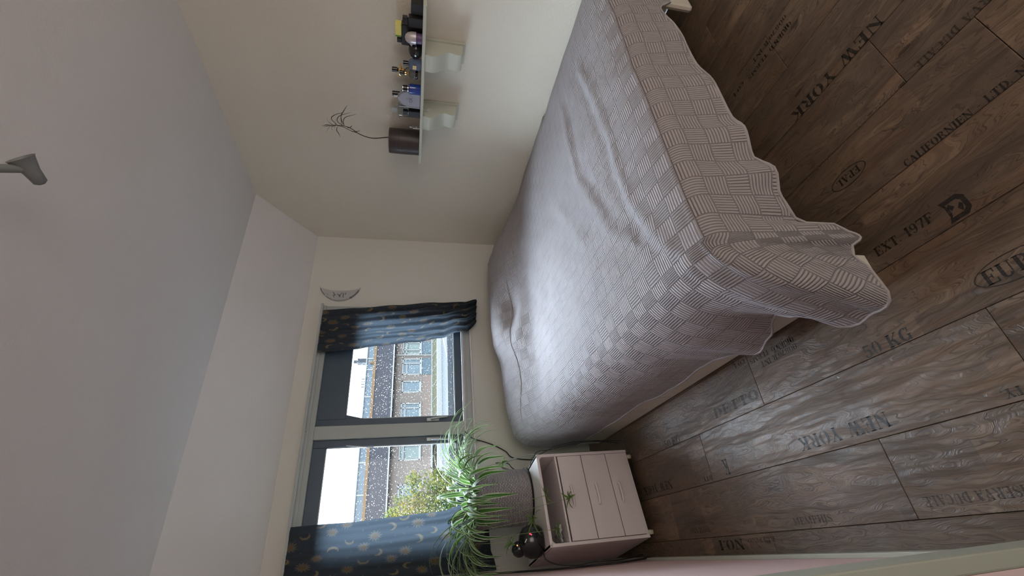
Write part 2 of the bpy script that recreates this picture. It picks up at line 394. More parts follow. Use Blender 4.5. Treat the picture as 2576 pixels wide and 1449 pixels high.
tag(box('wall_near', M['wall'], XL, YN - .15, 0, XR, YN, ZC), 'cream wall behind the viewer', 'wall', kind='structure')
cm = MB(); cm.box(XL - .15, YN, ZC, XR + .15, YC, ZC + .1)
cm.add([(XL - .15, YC, ZC), (XR + .15, YC, ZC), (XR + .15, YB + .25, ZW - .18), (XL - .15, YB + .25, ZW - .18), (XL - .15, YC, ZC + .1), (XR + .15, YC, ZC + .1), (XR + .15, YB + .25, ZW), (XL - .15, YB + .25, ZW)],
       [(0, 1, 2, 3), (4, 7, 6, 5), (0, 3, 7, 4), (1, 5, 6, 2), (3, 2, 6, 7), (0, 4, 5, 1)])
tag(cm.build('ceiling', M['ceil']), 'white ceiling with a sloping strip above the window', 'ceiling', kind='structure')
tag(box('baseboard_left', M['trim'], XL, .92, 0, -.100, YB, .05, bevel=.002), 'narrow pale skirting along the pink wall', 'baseboard', kind='structure')
tr_ = MB(); tr_.box(XL, .80, 0, -.082, .925, 2.15); tr_.box(XL, -.2, 2.05, -.082, .80, 2.15); tr_.box(XL, -.22, 0, -.082, -.1, 2.15)
tag(tr_.build('trim_1', M['trim'], bevel=.004), 'pale grey-green door casing at the lower left', 'trim', kind='structure')
d1 = thing('door_1', 'dark brown door standing in the casing', 'door', (XL - .03, .35, 0), kind='structure')
box('door_panel', M['door'], XL - .06, -.1, 0, XL - .015, .80, 2.05, d1, bevel=.002)
MB().tube([(XL - .02, .02, 1.02), (XL + .03, .02, 1.02), (XL + .03, .13, 1.02)], .009, 8).build('door_handle', M['alu'], d1, smooth=40)

# ------------------------------------------------------------------ window
wn = thing('window_1', 'two-light window with pale frame and dark sashes above the bed', 'window', (.95, YB, .955), kind='structure')
MB().box(-.07, 3.592, .998, 1.96, 3.625, 1.02).box(-.10, 3.584, 2.19, 1.98, 3.60, 2.235).box(-.10, 3.588, .955, -.05, 3.60, 2.19).box(1.94, 3.588, .955, 1.975, 3.60, 2.19).build('casing', M['frame'], wn, bevel=.003)
fm = MB(); fm.box(-.07, 3.60, .955, 1.96, 3.70, 1.025); fm.box(-.07, 3.60, 2.155, 1.96, 3.70, 2.215); fm.box(.845, 3.60, 1.025, .943, 3.70, 2.155)
fm.box(-.07, 3.60, 1.025, .02, 3.70, 2.155); fm.box(1.87, 3.60, 1.025, 1.96, 3.70, 2.155)
fm.build('window_frame', M['frame'], wn, bevel=.003)
box('sill', M['white'], -.08, 3.572, .945, 1.975, 3.602, .957, wn, bevel=.003)
# drip lip inside the lower frame
box('sill_lip', M['white'], -.07, 3.588, 1.018, 1.96, 3.60, 1.026, wn, bevel=.001)
def sash(x0, x1, z0, z1, gx0, gx1, gz0, gz1, handle_x, name):
    s = MB(); Y0, Y1 = 3.632, 3.685
    s.box(x0, Y0, z0, gx0, Y1, z1); s.box(gx1, Y0, z0, x1, Y1, z1); s.box(gx0, Y0, z0, gx1, Y1, gz0); s.box(gx0, Y0, gz1, gx1, Y1, z1)
    so = s.build('sash', M['sash'], wn, bevel=.003)
    bd = MB()
    for a, b_, c_, d_ in ((gx0, gx0 + .006, gz0, gz1), (gx1 - .006, gx1, gz0, gz1), (gx0, gx1, gz0, gz0 + .007), (gx0, gx1, gz1 - .005, gz1)):
        bd.box(a, 3.645, c_, b_, 3.652, d_)
    bd.build('glazing_bead', M['alu'], so)
    MB().box(gx0 - .005, 3.663, gz0 - .005, gx1 + .005, 3.667, gz1 + .005).build('pane', M['pane'], so)
    # rain on the outside of the glass
    dm = MB(); rng = random.Random(int(x0 * 100) + 5)
    n = int(2700 * (gx1 - gx0) * (gz1 - gz0))
    for _ in range(n):
        x = rng.uniform(gx0 + .005, gx1 - .005); z = rng.uniform(gz0 + .01, gz1 - .01); r = .0010 + .0021 * rng.random() ** 2.2
        k6 = 6; vs = [(x, 3.6672 + r * .62, z - r * .15)]
        for ring, (rr, yy) in enumerate(((.6, .50), (1.0, 0.02))):
            for k in range(k6): q = 2 * pi * (k + .5 * ring) / k6; vs.append((x + rr * r * cos(q), 3.6672 + yy * r, z + rr * r * 1.15 * sin(q)))
        fs = [(0, 1 + k, 1 + (k + 1) % k6) for k in range(k6)] + [(1 + k, 7 + k, 7 + (k + 1) % k6, 1 + (k + 1) % k6) for k in range(k6)] + [tuple(7 + k for k in range(k6))]
        dm.add(vs, fs)
    tag(dm.build('raindrops', M['water'], so, smooth=80), kind='stuff')
    # espagnolette handle
    hx = handle_x; sg = 1 if hx > .9 else -1
    hb = MB(); hb.box(hx - .014, 3.622, 1.225, hx + .014, 3.632, 1.325); hd = hb.build('handle_plate', M['alu'], so, bevel=.003)
    MB().tube([(hx, 3.626, 1.285), (hx, 3.597, 1.285)], .008, 10).build('handle_neck', M['alu'], so, smooth=40)
    MB().tube(smooth_path([(hx, 3.597, 1.292), (hx + sg * .004, 3.593, 1.25), (hx + sg * .012, 3.590, 1.16)], 4), [.009] * 4 + [.0075] * 4 + [.006], 10).build('handle', M['alu'], so, smooth=40)
    return so
sr = sash(.943, 1.87, 1.03, 2.155, 1.000, 1.815, 1.094, 1.945, .972, 'r')
# friction stay of the right sash
MB().prism([(1.0, 1.945), (1.035, 1.945), (1.0, 1.80)], lambda a, b, d: (a, d, b), 3.640, 3.655).build('stay', M['sash'], sr)
MB().box(1.0, 3.64, 1.945, 1.8, 3.648, 1.958).build('vent_strip', M['sash'], sr)
sl = sash(.02, .845, 1.03, 2.155, .08, .790, 1.094, 2.062, .818, 'l')
MB().tube([(.80, 3.63, 1.92), (.775, 3.62, 1.72)], .004, 6).build('stay', M['alu'], sl)

# ------------------------------------------------------------------ curtains with printed suns, moons and stars
def star_poly_test(kind, dx, dy, R, rot):
    x = dx * cos(rot) + dy * sin(rot); y = -dx * sin(rot) + dy * cos(rot); r = sqrt(x * x + y * y) / R; a = atan2(y, x)
    if kind == 'sun':
        if r < .42: return 2
        ray = 1 - abs(((a * 12 / (2 * pi) + r * .5) % 1) - .5) * 2
        return 1 if r < .48 + .52 * ray ** 1.0 and ray > (r - .45) * 1.1 else 0
    if kind == 'moon':
        return 2 if r < 1 and ((x - .48 * R) ** 2 + y * y) > (.88 * R) ** 2 else 0
    ray = 1 - abs(((a * 5 / (2 * pi)) % 1) - .5) * 2
    return 1 if r < .35 + .65 * ray ** 1.5 else 0
def make_print(w, h, seed):
    rng = random.Random(seed); it = []; step = .175
    for i in range(int(h / step / .55) + 2):
        for j in range(int(w / .15) + 2):
            x = (j + .5 * (i % 2)) * .15 + rng.uniform(-.012, .012); y = i * step * .55 + rng.uniform(-.012, .012)
            k = (i + 2 * j) % 3; kind = ('sun', 'moon', 'star')[k]; R = (.050, .034, .011)[k]
            it.append((kind, x, y, R * rng.uniform(.85, 1.1), rng.uniform(0, 6.28)))
            it.append(('star', x + .055, y + .03, .007, rng.uniform(0, 6)))
    return it
def curtain(name, label, le, re, ztop, zbot, folds, amp, clothw, seed, yc=3.525):
    NA, NBv = 110, 260; me = MB(); cols = []; uvs = []
    it = make_print(clothw, 1.35, seed); grid = {}
    for q in it: grid.setdefault((int(q[1] / .1), int(q[2] / .1)), []).append(q)
    rng = random.Random(seed); ph = rng.uniform(0, 6)
    for j in range(NBv + 1):
        tz = j / NBv
        for i in range(NA + 1):
            a = i / NA; zt = ztop; zb = interp(zbot, a); z = zt + (zb - zt) * tz
            xl = interp(le, z); xr_ = interp(re, z); sq = a + .02 * sin(7 * a + 3 * tz)
            x = xl + (xr_ - xl) * sq
            am = amp * (.45 + .8 * tz)
            y = yc + am * sin(folds * 2 * pi * (a + .05 * sin(4 * tz)) + ph) + am * .4 * sin(folds * 4.6 * pi * a + 2 + tz * 2) + .012 * exp(-((tz - 1) / .08) ** 2) * -1
            me.v.append((x, y, z)); u = a * clothw; v = tz * 1.35
            base = (.040, .048, .058)
            c_ = base
            gi, gj = int(u / .1), int(v / .1)
            for di in (-1, 0, 1):
                for dj in (-1, 0, 1):
                    for q in grid.get((gi + di, gj + dj), ()):
                        r_ = star_poly_test(q[0], u - q[1], v - q[2], q[3], q[4])
                        if r_:
                            c_ = {'sun': ((.15, .13, .10), (.17, .11, .045)), 'moon': ((.16, .12, .06), (.21, .16, .09)), 'star': ((.08, .10, .11), (.1, .1, .1))}[q[0]][r_ - 1]
            if tz > .975 or a < .008 or a > .992: c_ = tuple(x_ * .8 for x_ in base)
            cols.append((*c_, 1))
    for j in range(NBv):
        for i in range(NA): o = j * (NA + 1) + i; me.f.append((o, o + 1, o + NA + 2, o + NA + 1)); me.m.append(0)
    ob = me.build(name, M['curtain'], smooth=180)
    at_ = ob.data.color_attributes.new('print', 'FLOAT_COLOR', 'POINT'); at_.data.foreach_set('color', [x for c_ in cols for x in c_])
    return tag(ob, label, 'curtain', 'navy sun and moon print curtains')
curtain('curtain', 'short navy sun and moon curtain right of the window, hem swept aside',
        [(.90, 1.76), (1.0, 1.70), (1.07, 1.70), (1.21, 1.645), (1.445, 1.60), (1.74, 1.565), (1.93, 1.537), (2.2, 1.517)],
        [(.88, 2.045), (1.0, 2.015), (1.25, 1.99), (1.59, 1.95), (1.92, 1.915), (2.2, 1.897)], 2.20, [(0, .965), (.12, .90), (1, .885)], 4.3, .020, .95, 3)
curtain('curtain', 'wide navy sun and moon curtain hanging behind the spider plant',
        [(.8, -.095), (2.2, -.095)],
        [(.90, .37), (1.25, .292), (1.6, .277), (1.81, .266), (2.05, .269), (2.2, .268)], 2.205, [(0, .85), (.3, .88), (1, .93)], 2.6, .016, .62, 11, yc=3.53)
ct = thing('curtain_rail', 'thin pale curtain rail along the top of the window', 'curtain rail', (.9, 3.54, 2.21))
box('track', M['frame'], -.10, 3.525, 2.205, 1.97, 3.548, 2.222, ct, bevel=.002)
for xx in (.05, .9, 1.85): box('bracket', M['frame'], xx, 3.548, 2.203, xx + .02, 3.588, 2.224, ct)

# ------------------------------------------------------------------ crescent plaque
def crescent(n=40):
    out = []
    zc, xc = 2.098, 2.245; R = .222
    for i in range(n + 1):
        a = radians(110 + 140 * i / n) ; out.append((xc + R * cos(a) * .98, zc + R * sin(a) * .83))
    inn = []
    for i in range(n + 1):
        a = radians(110 + 140 * (1 - i / n)); x0, z0 = (xc + R * cos(a) * .98, zc + R * sin(a) * .83)
        t_ = (1 - i / n); w = .105 * sin(pi * t_) ; inn.append((x0 + w, zc + (z0 - zc) * .985))
    return out, inn
pq = thing('wall_plaque', 'pale crescent moon plaque with dark brushed marks on the window wall', 'plaque', (2.08, 3.6, 2.1))
o_, i_ = crescent(); m_ = MB(); n = len(o_); 
vs = [(x, 3.585, z) for x, z in o_] + [(x, 3.585, z) for x, z in reversed(i_)] + [(x, 3.5995, z) for x, z in o_] + [(x, 3.5995, z) for x, z in reversed(i_)]
fs = []
for k in range(n - 1): fs += [(k, k + 1, n + k + 1, n + k), (2 * n + k, 3 * n + k, 3 * n + k + 1, 2 * n + k + 1), (k, 2 * n + k, 2 * n + k + 1, k + 1), (n + k, n + k + 1, 3 * n + k + 1, 3 * n + k)]
M['plaque'] = plain('plaque_grey', (.50, .50, .48), .5, var=.1); M['plaqueink'] = plain('plaque_ink', (.11, .11, .10), .6); M['plaqueedge'] = plain('plaque_edge', (.17, .17, .18), .5)
m_.add(vs, fs).build('crescent_panel', M['plaque'], pq)
rm = MB()
for a0, a1, w in ((28, 38, .012), (2, 9, .007), (10, 16, .004), (16, 28, .003)):
    rm.tube([(x + .004, 3.584, z) for x, z in o_[a0:a1]], w * .5, 6)
rm.build('rim_strips', M['plaqueedge'], pq)  # dark strips along parts of the outer rim
sm = MB(); rng = random.Random(2)
for (x0, z0, x1, z1) in ((2.115, 2.155, 2.088, 2.135), (2.085, 2.150, 2.060, 2.138), (2.085, 2.145, 2.085, 2.125), (2.100, 2.118, 2.065, 2.085), (2.065, 2.098, 2.100, 2.085), (2.11, 2.065, 2.065, 2.065), (2.062, 2.068, 2.064, 2.058), (2.112, 2.045, 2.090, 2.050), (2.105, 2.085, 2.10, 2.075), (2.09, 2.2, 2.085, 2.195), (2.068, 2.000, 2.052, 1.992)):
    sm.tube([(x0, 3.5845, z0), ((x0 + x1) / 2 + .003, 3.5843, (z0 + z1) / 2), (x1, 3.5845, z1)], [.002, .0038, .002], 5)
sm.build('brush_marks', M['plaqueink'], pq)['kind'] = 'stuff'

# ------------------------------------------------------------------ bed
bed = thing('bed', 'wide white bed frame standing along the right wall', 'bed', (1.65, 2.1, 0))
sp = MB(); sp.box(.668, 1.0, .012, .69, 2.205, .335); sp.build('side_panel', M['bedwhite'], bed, bevel=.002)
box('side_panel', M['bedwhite'], .668, 2.209, .012, .69, 3.36, .335, bed, bevel=.002)
def post(x0, x1):
    pm = MB(); pts = [(x0, .995), (x0, .955)] + [(x0 + .03 - .03 * cos(radians(a)), .955 - .03 * sin(radians(a))) for a in range(15, 91, 15)] + [(x1, .925), (x1, .965), (x0 + .03, .995)]
    pm.prism(pts, lambda a, b, d: (a, b, d), 0, .13); pm.build('corner_post', M['bedwhite'], bed, smooth=40)
post(.605, .735)
box('foot_rail', M['bedwhite'], 2.262, .93, .112, 2.68, .965, .30, bed, bevel=.02)
box('side_panel', M['bedwhite'], 2.66, 1.0, .05, 2.68, 3.36, .335, bed)
box('foot_panel', M['bedwhite'], .72, 1.16, .16, 2.66, 1.18, .335, bed)
box('headboard', M['bedwhite'], .80, 3.36, 0, 2.62, 3.385, .50, bed, bevel=.004)
box('plinth', M['blackm'], .80, 1.3, 0, 2.6, 3.2, .08, bed)
box('mattress', M['mattress'], .76, 1.01, .337, 2.655, 3.33, .545, bed, bevel=.05)
# quilt
ZT = .600
crease = [(2.272, 1.335), (1.95, 1.27), (1.608, 1.235), (1.405, 1.25), (1.109, 1.20), (.86, 1.10)]
crease2 = [(2.3, 1.62), (1.7, 1.62), (1.40, 1.50), (1.18, 1.42), (1.05, 1.30)]
crease3 = [(1.9, 2.0), (1.6, 1.85), (1.35, 1.7)]
def dseg(x, y, pl_):
    best = 9; side = 0
    for (a, b), (c_, d) in zip(pl_, pl_[1:]):
        ex, ey = c_ - a, d - b; t_ = max(0, min(1, ((x - a) * ex + (y - b) * ey) / (ex * ex + ey * ey)))
        px, py = x - a - t_ * ex, y - b - t_ * ey; dd = sqrt(px * px + py * py)
        if dd < best: best = dd; side = 1 if ex * py - ey * px > 0 else -1
    return best * side
headz = [(.66, .655), (.73, .70), (.97, .728), (1.26, .742), (1.54, .795), (2.13, .803), (2.30, .79), (2.443, .735), (2.6, .665), (2.75, .60)]
from mathutils import noise as MN
def ztop(x, y):
    z = ZT - .012 * max(0, (1.9 - y)) 
    if x > 2.45: z -= .10 * ((x - 2.45) / .28) ** 2 * (.35 if y > 2 else .55)
    k = max(0, min(1, (y - 2.72) / .56)); k = k * k * (3 - 2 * k)
    z += (interp(headz, x) - ZT) * k
    # hollow between the pillows and the mattress
    z -= .055 * exp(-((x - 1.62) / .20) ** 2 - ((y - 3.02) / .09) ** 2)
    z += .035 * exp(-((x - 1.42) / .22) ** 2 - ((y - 2.98) / .13) ** 2)
    z += .03 * exp(-((x - 2.25) / .25) ** 2 - ((y - 2.95) / .16) ** 2)
    d = dseg(x, y, crease); z += .008 * exp(-(d / .035) ** 2) - .005 * exp(-((d + .05) / .035) ** 2)
    d = dseg(x, y, crease2); z += .006 * exp(-(d / .04) ** 2) - .005 * exp(-((d - .06) / .04) ** 2)
    d = dseg(x, y, crease3); z += .006 * exp(-(d / .05) ** 2)
    p = Vector((x * 2.6, y * 2.1, 0)); z += .010 * MN.noise(p) + .005 * MN.noise(p * 2.7)
    return z
QX0, QY0 = .800, .985
NX, NY = 150, 190
xs = [QX0 + (2.728 - QX0) * i / NX for i in range(NX + 1)]; ys = [QY0 + (3.345 - QY0) * j / NY for j in range(NY + 1)]
qm = MB(); uvq = []
def rim(d_):   # soft roll-off near the two free edges of the top
    return -.014 * exp(-(d_ / .06))
for j, y in enumerate(ys):
    for i, x in enumerate(xs):
        z = ztop(x, y) + rim(x - QX0) + rim(y - QY0); qm.v.append((x, y, z)); uvq.append((x, y))
for j in range(NY):
    for i in range(NX): o = j * (NX + 1) + i; qm.f.append((o, o + 1, o + NX + 2, o + NX + 1)); qm.m.append(0)
# drape: stations along the side, round the corner, along the foot
# (top point, outward normal, bottom z, outward reach at bottom, tangential shift)
st = []
sideb = [(.985, .09), (1.02, .10), (1.08, .20), (1.15, .20), (1.20, .17), (1.30, .12), (1.42, .085), (1.53, .16), (1.70, .155), (1.98, .145), (2.05, .15), (2.34, .18), (3.35, .19)]
sideo = [(.985, .155), (1.02, .15), (1.08, .07), (1.18, .02), (1.30, .05), (1.42, .065), (1.50, .04), (1.6, .02), (2.0, .02), (2.4, .01), (3.35, .005)]
for j in range(NY, -1, -1): y = ys[j]; st.append(((QX0, y), (-1, 0), interp(sideb, y), interp(sideo, y), j * (NX + 1), (QX0, y)))
NCOR = 48
cb = [(0, .09), (9, .09), (24, .088), (44, .10), (58, .085), (71, .062), (90, .085)]
co = [(0, .155), (9, .148), (24, .177), (34, .13), (44, .077), (58, .065), (71, .082), (90, .068)]
for k in range(1, NCOR):
    a = 90 * k / NCOR; st.append(((QX0, QY0), (-cos(radians(a)), -sin(radians(a))), interp(cb, a), interp(co, a), 0, None, a))
footb = [(.80, .085), (.82, .11), (.865, .20), (.91, .225), (.97, .235), (1.10, .25), (1.14, .275), (1.26, .28), (1.5, .305), (1.66, .32), (1.83, .33), (1.97, .34), (2.12, .36), (2.2, .285), (2.73, .29)]
footo = [(.80, .068), (.82, .068), (.865, .028), (.91, .045), (.97, .045), (1.05, .075), (1.13, .045), (1.26, .075), (1.34, .055), (1.55, .075), (1.7, .05), (1.9, .07), (2.1, .045), (2.3, .06), (2.73, .05)]
for i in range(NX + 1): x = xs[i]; st.append(((x, QY0), (0, -1), interp(footb, x), interp(footo, x), i, (x, QY0)))
NT = 46; base = len(qm.v)
for s_ in st:
    nx, ny = s_[1]; ax, ay = max(abs(nx), 1e-4), max(abs(ny), 1e-4)
    RR = ((.155 / ax) ** -6 + (.055 / ay) ** -6) ** (-1 / 6); RD = .055 + (.25 - .055) * ax ** 2; 
    (tx, ty), (nx, ny), zb, ob_, idx = s_[:5]; z0 = qm.v[idx][2]; L = 0; px, pz = 0, z0
    for t_ in range(1, NT + 1):
        k = t_ / NT; tot = RD * pi / 2 + (z0 - RD - zb); d = k * tot
        if d < RD * pi / 2: q = d / RD; o = RR * sin(q); z = z0 - RD * (1 - cos(q))
        else:
            z = z0 - RD - (d - RD * pi / 2); o = RR
        kk = max(0, min(1, (z0 - z) / (z0 - zb))); o += (ob_ - .02) * kk ** 1.4 
        o += .004 * MN.noise(Vector((tx * 6 + nx, ty * 6 + ny, z * 5))) * kk * 2
        qm.v.append((tx + nx * o, ty + ny * o, z)); uvq.append((tx + nx * d, ty + ny * d))
for a in range(len(st) - 1):
    i0, i1 = st[a][4], st[a + 1][4]; b0, b1 = base + a * NT, base + (a + 1) * NT
    if i0 == i1: qm.f.append((i0, b0, b1))
    else: qm.f.append((i0, b0, b1, i1))
    qm.m.append(0)
    for t_ in range(NT - 1): qm.f.append((b0 + t_, b0 + t_ + 1, b1 + t_ + 1, b1 + t_)); qm.m.append(0)
qt = thing('bedspread', 'lilac grey quilted bedspread with a basket weave pattern draped over the bed', 'bedspread', (1.6, 2.1, .56))
q = qm.build('quilt', M['quilt'], qt, smooth=180)
ul = q.data.uv_layers.new(name='cloth')
for lp in q.data.loops: ul.data[lp.index].uv = uvq[lp.vertex_index]
edge_pts = [Vector(qm.v[base + a * NT + NT - 1]) for a in range(len(st))]
MB().tube(edge_pts[::2], .0055, 6).build('binding', M['binding'], qt, smooth=60)
# loose hem line near the head end
hem = [(x, 3.18 - .16 * sin(min(1, (x - .72) / .5) * pi / 2) + .03 * sin(x * 5), 0) for x in [.73 + .04 * i for i in range(48)]]
MB().tube([(x, y, ztop(x, y) + rim(x - QX0) + .0008) for x, y, _ in hem], .0028, 5).build('hem_piping', M['quilt'], qt, smooth=60)
# dark cushion between the bed and the corner
cu_ = MB(); cu_.lathe([(.06, .0), (.085, .02), (.095, .3), (.098, .52), (.085, .60), (.055, .655), (.02, .672)], c=(2.625, 3.49, 0), n=24)
tag(cu_.build('bag', M['darkcloth'], smooth=60), 'dark grey soft bag poking up in the corner behind the head of the bed', 'bag')

# ------------------------------------------------------------------ bedside cabinet
CR = radians(10)
ns = thing('bedside_cabinet', 'white bedside cabinet on casters with an open niche and three drawers', 'cabinet', (.003, 2.765, 0), rz=CR)
NW, ND, NZ0, NZ1 = .523, .575, .047, .665
def nbox(name, x0, y0, z0, x1, y1, z1, parent=ns, mat='white', bevel=.003, seg=2):
    return MB().box(x0, y0, z0, x1, y1, z1, ns.matrix_world).build(name, M[mat], parent, bevel=bevel, seg=seg)
c_ = MB()
for b_ in ((0, 0, NZ0, .018, ND, NZ1), (NW - .018, 0, NZ0, NW, ND, NZ1), (.018, .006, NZ0, NW - .018, ND, NZ0 + .016), (.018, ND - .008, NZ0 + .016, NW - .018, ND, NZ1 - .018), (.018, .004, .535, NW - .018, ND - .008, .547)):
    c_.box(*b_, ns.matrix_world)
c_.build('carcass', M['white'], ns, bevel=.002)
tp = MB(); tp.box(.0, 0, NZ1 - .018, NW, ND, NZ1, ns.matrix_world); tp.build('cabinet_top', M['white'], ns, bevel=.004)
for xx, sg in ((.018, 1), (NW - .018, -1)):
    fr_ = MB(); fr_.prism([(xx, NZ1 - .018), (xx + sg * .016, NZ1 - .018), (xx + sg * .006, NZ1 - .024), (xx, NZ1 - .034)], lambda a, b, d: ns.matrix_world @ Vector((a, d, b)), .0, .02)
    fr_.build('niche_corner', M['white'], ns)
for z0, z1 in ((.374, .528), (.205, .369), (.066, .200)):
    dr = nbox('drawer', .021, -.002, z0, NW - .021, .015, z1, bevel=.0015)
    zc = (z0 + z1) / 2 + .03
    pts = [ns.matrix_world @ Vector(p) for p in ((.205, .0, zc), (.208, -.016, zc), (.222, -.022, zc), (.262, -.024, zc), (.302, -.022, zc), (.316, -.016, zc), (.319, 0, zc))]
    MB().tube(smooth_path(pts, 3), .0072, 8).build('handle', M['white'], dr, smooth=50)
for cx, cy in ((.035, .04), (NW - .035, .04), (.035, ND - .04), (NW - .035, ND - .04)):
    p = ns.matrix_world @ Vector((cx, cy, 0))
    k = MB(); k.lathe([(.008, 0), (.024, .003), (.0262, .014), (.025, .025), (.008, .030)], n=18, mat=Matrix.Translation((p.x - .015, p.y, .0262)) @ Matrix.Rotation(radians(90), 4, 'Y'))
    k.tube([(p.x, p.y, .022), (p.x, p.y, .047)], .007, 8); k.lathe([(.008, 0), (.018, .004), (.010, .014)], c=(p.x, p.y, .033), n=14)
    k.build('caster', M['caster'], ns, smooth=40)
# crumpled tissue in the niche
tz = MB(); rng = random.Random(4)
pc = ns.matrix_world @ Vector((.085, .10, .549)); N_ = 10
for i in range(N_):
    for j in range(N_):
        tz.v.append((pc.x + (i - 4.5) * .010, pc.y + (j - 4.5) * .011, pc.z + .012 + .022 * abs(MN.noise(Vector((i * .5, j * .45, 1.3)))) + .01 * rng.random() * .5))
for i in range(N_ - 1):
    for j in range(N_ - 1): o = i * N_ + j; tz.f.append((o, o + 1, o + N_ + 1, o + N_)); tz.m.append(0)
ob = tz.build('tissue', M['plaque'], smooth=180); sdm = ob.modifiers.new('thick', 'SOLIDIFY'); sdm.thickness = .010; sdm.offset = -1
tag(ob, 'crumpled pale tissue lying in the open niche of the bedside cabinet', 'tissue')

# ------------------------------------------------------------------ spider plant
PX, PY, PZ = .315, 3.185, .6655; PR = .176; PH = .375
sp_ = thing('spider_plant', 'large variegated spider plant in a grey embossed pot on the bedside cabinet', 'plant', (PX, PY, PZ))
prof = [(.01, 0), (PR * .90, 0), (PR * .96, .006), (PR * .985, .05), (PR * .995, .2), (PR, PH - .01), (PR + .003, PH), (PR - .006, PH + .002), (PR - .012, PH - .03), (.02, PH - .035)]
n_ = 64; pm = MB(); pm.lathe(prof, c=(PX, PY, PZ), n=n_)
# vertical pleats pressed into the pot wall
pob = pm.build('plant_pot', M['pot'], sp_, smooth=40)
uw = pob.data.uv_layers.new(name='wrap')
for po in pob.data.polygons:
    for li in po.loop_indices:
        v_ = pob.data.vertices[pob.data.loops[li].vertex_index].co; a = atan2(v_.y - PY, v_.x - PX)
        ca = atan2(po.center.y - PY, po.center.x - PX)
        if a - ca > pi: a -= 2 * pi
        if ca - a > pi: a += 2 * pi
        uw.data[li].uv = (a * PR, v_.z)
MB().lathe([(PR * .88, 0), (PR * 1.03, .0), (PR * 1.04, .008), (PR * .98, .010)], c=(PX, PY, PZ), n=48).build('base_ring', M['blackm'], sp_, smooth=40)
MB().lathe([(.001, PH - .04), (PR * .9, PH - .038), (PR * .9, PH - .03), (.001, PH - .01)], c=(PX, PY, PZ), n=24).build('soil', M['soil'], sp_, smooth=60)
def leaf(name, parent, start, az, elev, length, width, droop, mat, seg=12, clear=None, twist=0, fold=.28, az_drift=0):
    p = Vector(start); pts = [p.copy()]; th = elev; ds = length / seg; dirs = []
    for i in range(seg):
        t_ = i / seg; th -= droop / seg * (.35 + 1.3 * t_); th = max(th, -1.5); az += az_drift / seg
        d = Vector((cos(az) * cos(th), sin(az) * cos(th), sin(th))); q = p + d * ds
        if clear:
            cx, cy, cr, cz = clear; r = Vector((q.x - cx, q.y - cy)); 
            if q.z < cz and r.length < cr: r = r.normalized() * cr; q.x = cx + r.x; q.y = cy + r.y
        if q.x < XL + .015: q.x = XL + .015
        if q.y > 3.575: q.y = 3.575
        p = q; pts.append(p.copy()); dirs.append(d)
    m = MB(); uvs = []
    for i, c in enumerate(pts):
        t_ = i / seg; d = (pts[min(i + 1, seg)] - pts[max(i - 1, 0)]).normalized()
        side = d.cross(Vector((0, 0, 1)))
        if side.length < .05: side = Vector((-sin(az), cos(az), 0))
        side.normalize(); up = side.cross(d).normalized(); a = twist * t_; side2 = side * cos(a) + up * sin(a); up2 = up * cos(a) - side * sin(a)
        w = width * (.45 + .55 * sin(min(1, t_ * 2.2) * pi / 2)) * (1 - max(0, (t_ - .45) / .55) ** 1.7) * .5 + .0003
        for k, s_ in enumerate((-1, 0, 1)): m.v.append(tuple(c + side2 * w * s_ - up2 * (0 if s_ else w * fold))); uvs.append((.5 + .5 * s_, t_))
    for i in range(seg):
        for k in range(2): o = i * 3 + k; m.f.append((o, o + 1, o + 4, o + 3)); m.m.append(0)
    ob = m.build(name, mat, parent, smooth=180); u = ob.data.uv_layers.new(name='leaf')
    for lp in ob.data.loops: u.data[lp.index].uv = uvs[lp.vertex_index]
    return ob
rng = random.Random(21); top = PZ + PH - .03; clr = (PX, PY, PR + .012, PZ + PH + .012)
def crown(n, cx, cy, spread, emin, emax, lmin, lmax, wmin, wmax, dmin, dmax, azf):
    for _ in range(n):
        az = azf(rng); r = spread * sqrt(rng.random()); a2 = az + rng.uniform(-.5, .5)
        leaf('leaf', sp_, (cx + r * cos(a2), cy + r * sin(a2), top), az, rng.uniform(emin, emax), rng.uniform(lmin, lmax), rng.uniform(wmin, wmax), rng.uniform(dmin, dmax), M['leaf'], clear=clr, twist=rng.uniform(-.6, .6), az_drift=rng.uniform(-.4, .4))
full = lambda r_: r_.uniform(-pi, pi)
crown(56, PX, PY, .11, .75, 1.45, .36, .56, .016, .026, 2.0, 3.3, full)
crown(26, PX + .05, PY, .12, .55, 1.3, .42, .62, .014, .021, 1.6, 2.8, lambda r_: r_.uniform(-1.0, 1.0))
crown(24, PX - .04, PY, .11, .5, 1.3, .38, .56, .015, .024, 2.2, 3.4, lambda r_: r_.uniform(2.2, 4.2))
crown(26, PX, PY - .03, .12, .5, 1.35, .28, .44, .016, .026, 1.8, 3.2, lambda r_: r_.uniform(-2.5, -.7))
# the broad dark leaves that hang in front of the pot
for dx, az, ln, wd, el, dr_ in ((.13, -1.15, .33, .024, .35, 3.4), (.075, -1.35, .31, .028, .35, 3.4), (-.035, -1.5, .40, .038, .45, 3.3), (-.075, -1.62, .37, .028, .45, 3.3), (-.115, -1.95, .44, .026, .8, 3.0), (-.13, -2.2, .46, .026, .8, 2.9), (-.10, -1.75, .40, .026, .6, 3.1), (.16, -.9, .34, .024, .5, 3.1), (.02, -1.6, .20, .03, 1.0, 2.6), (.0, -1.9, .26, .026, 1.2, 2.6)):
    leaf('leaf', sp_, (PX + dx, PY - sqrt(max(0, .15 ** 2 - dx * dx)), top + .005), az, el, ln, wd, dr_, M['leaf'], clear=clr, seg=14, fold=.2)
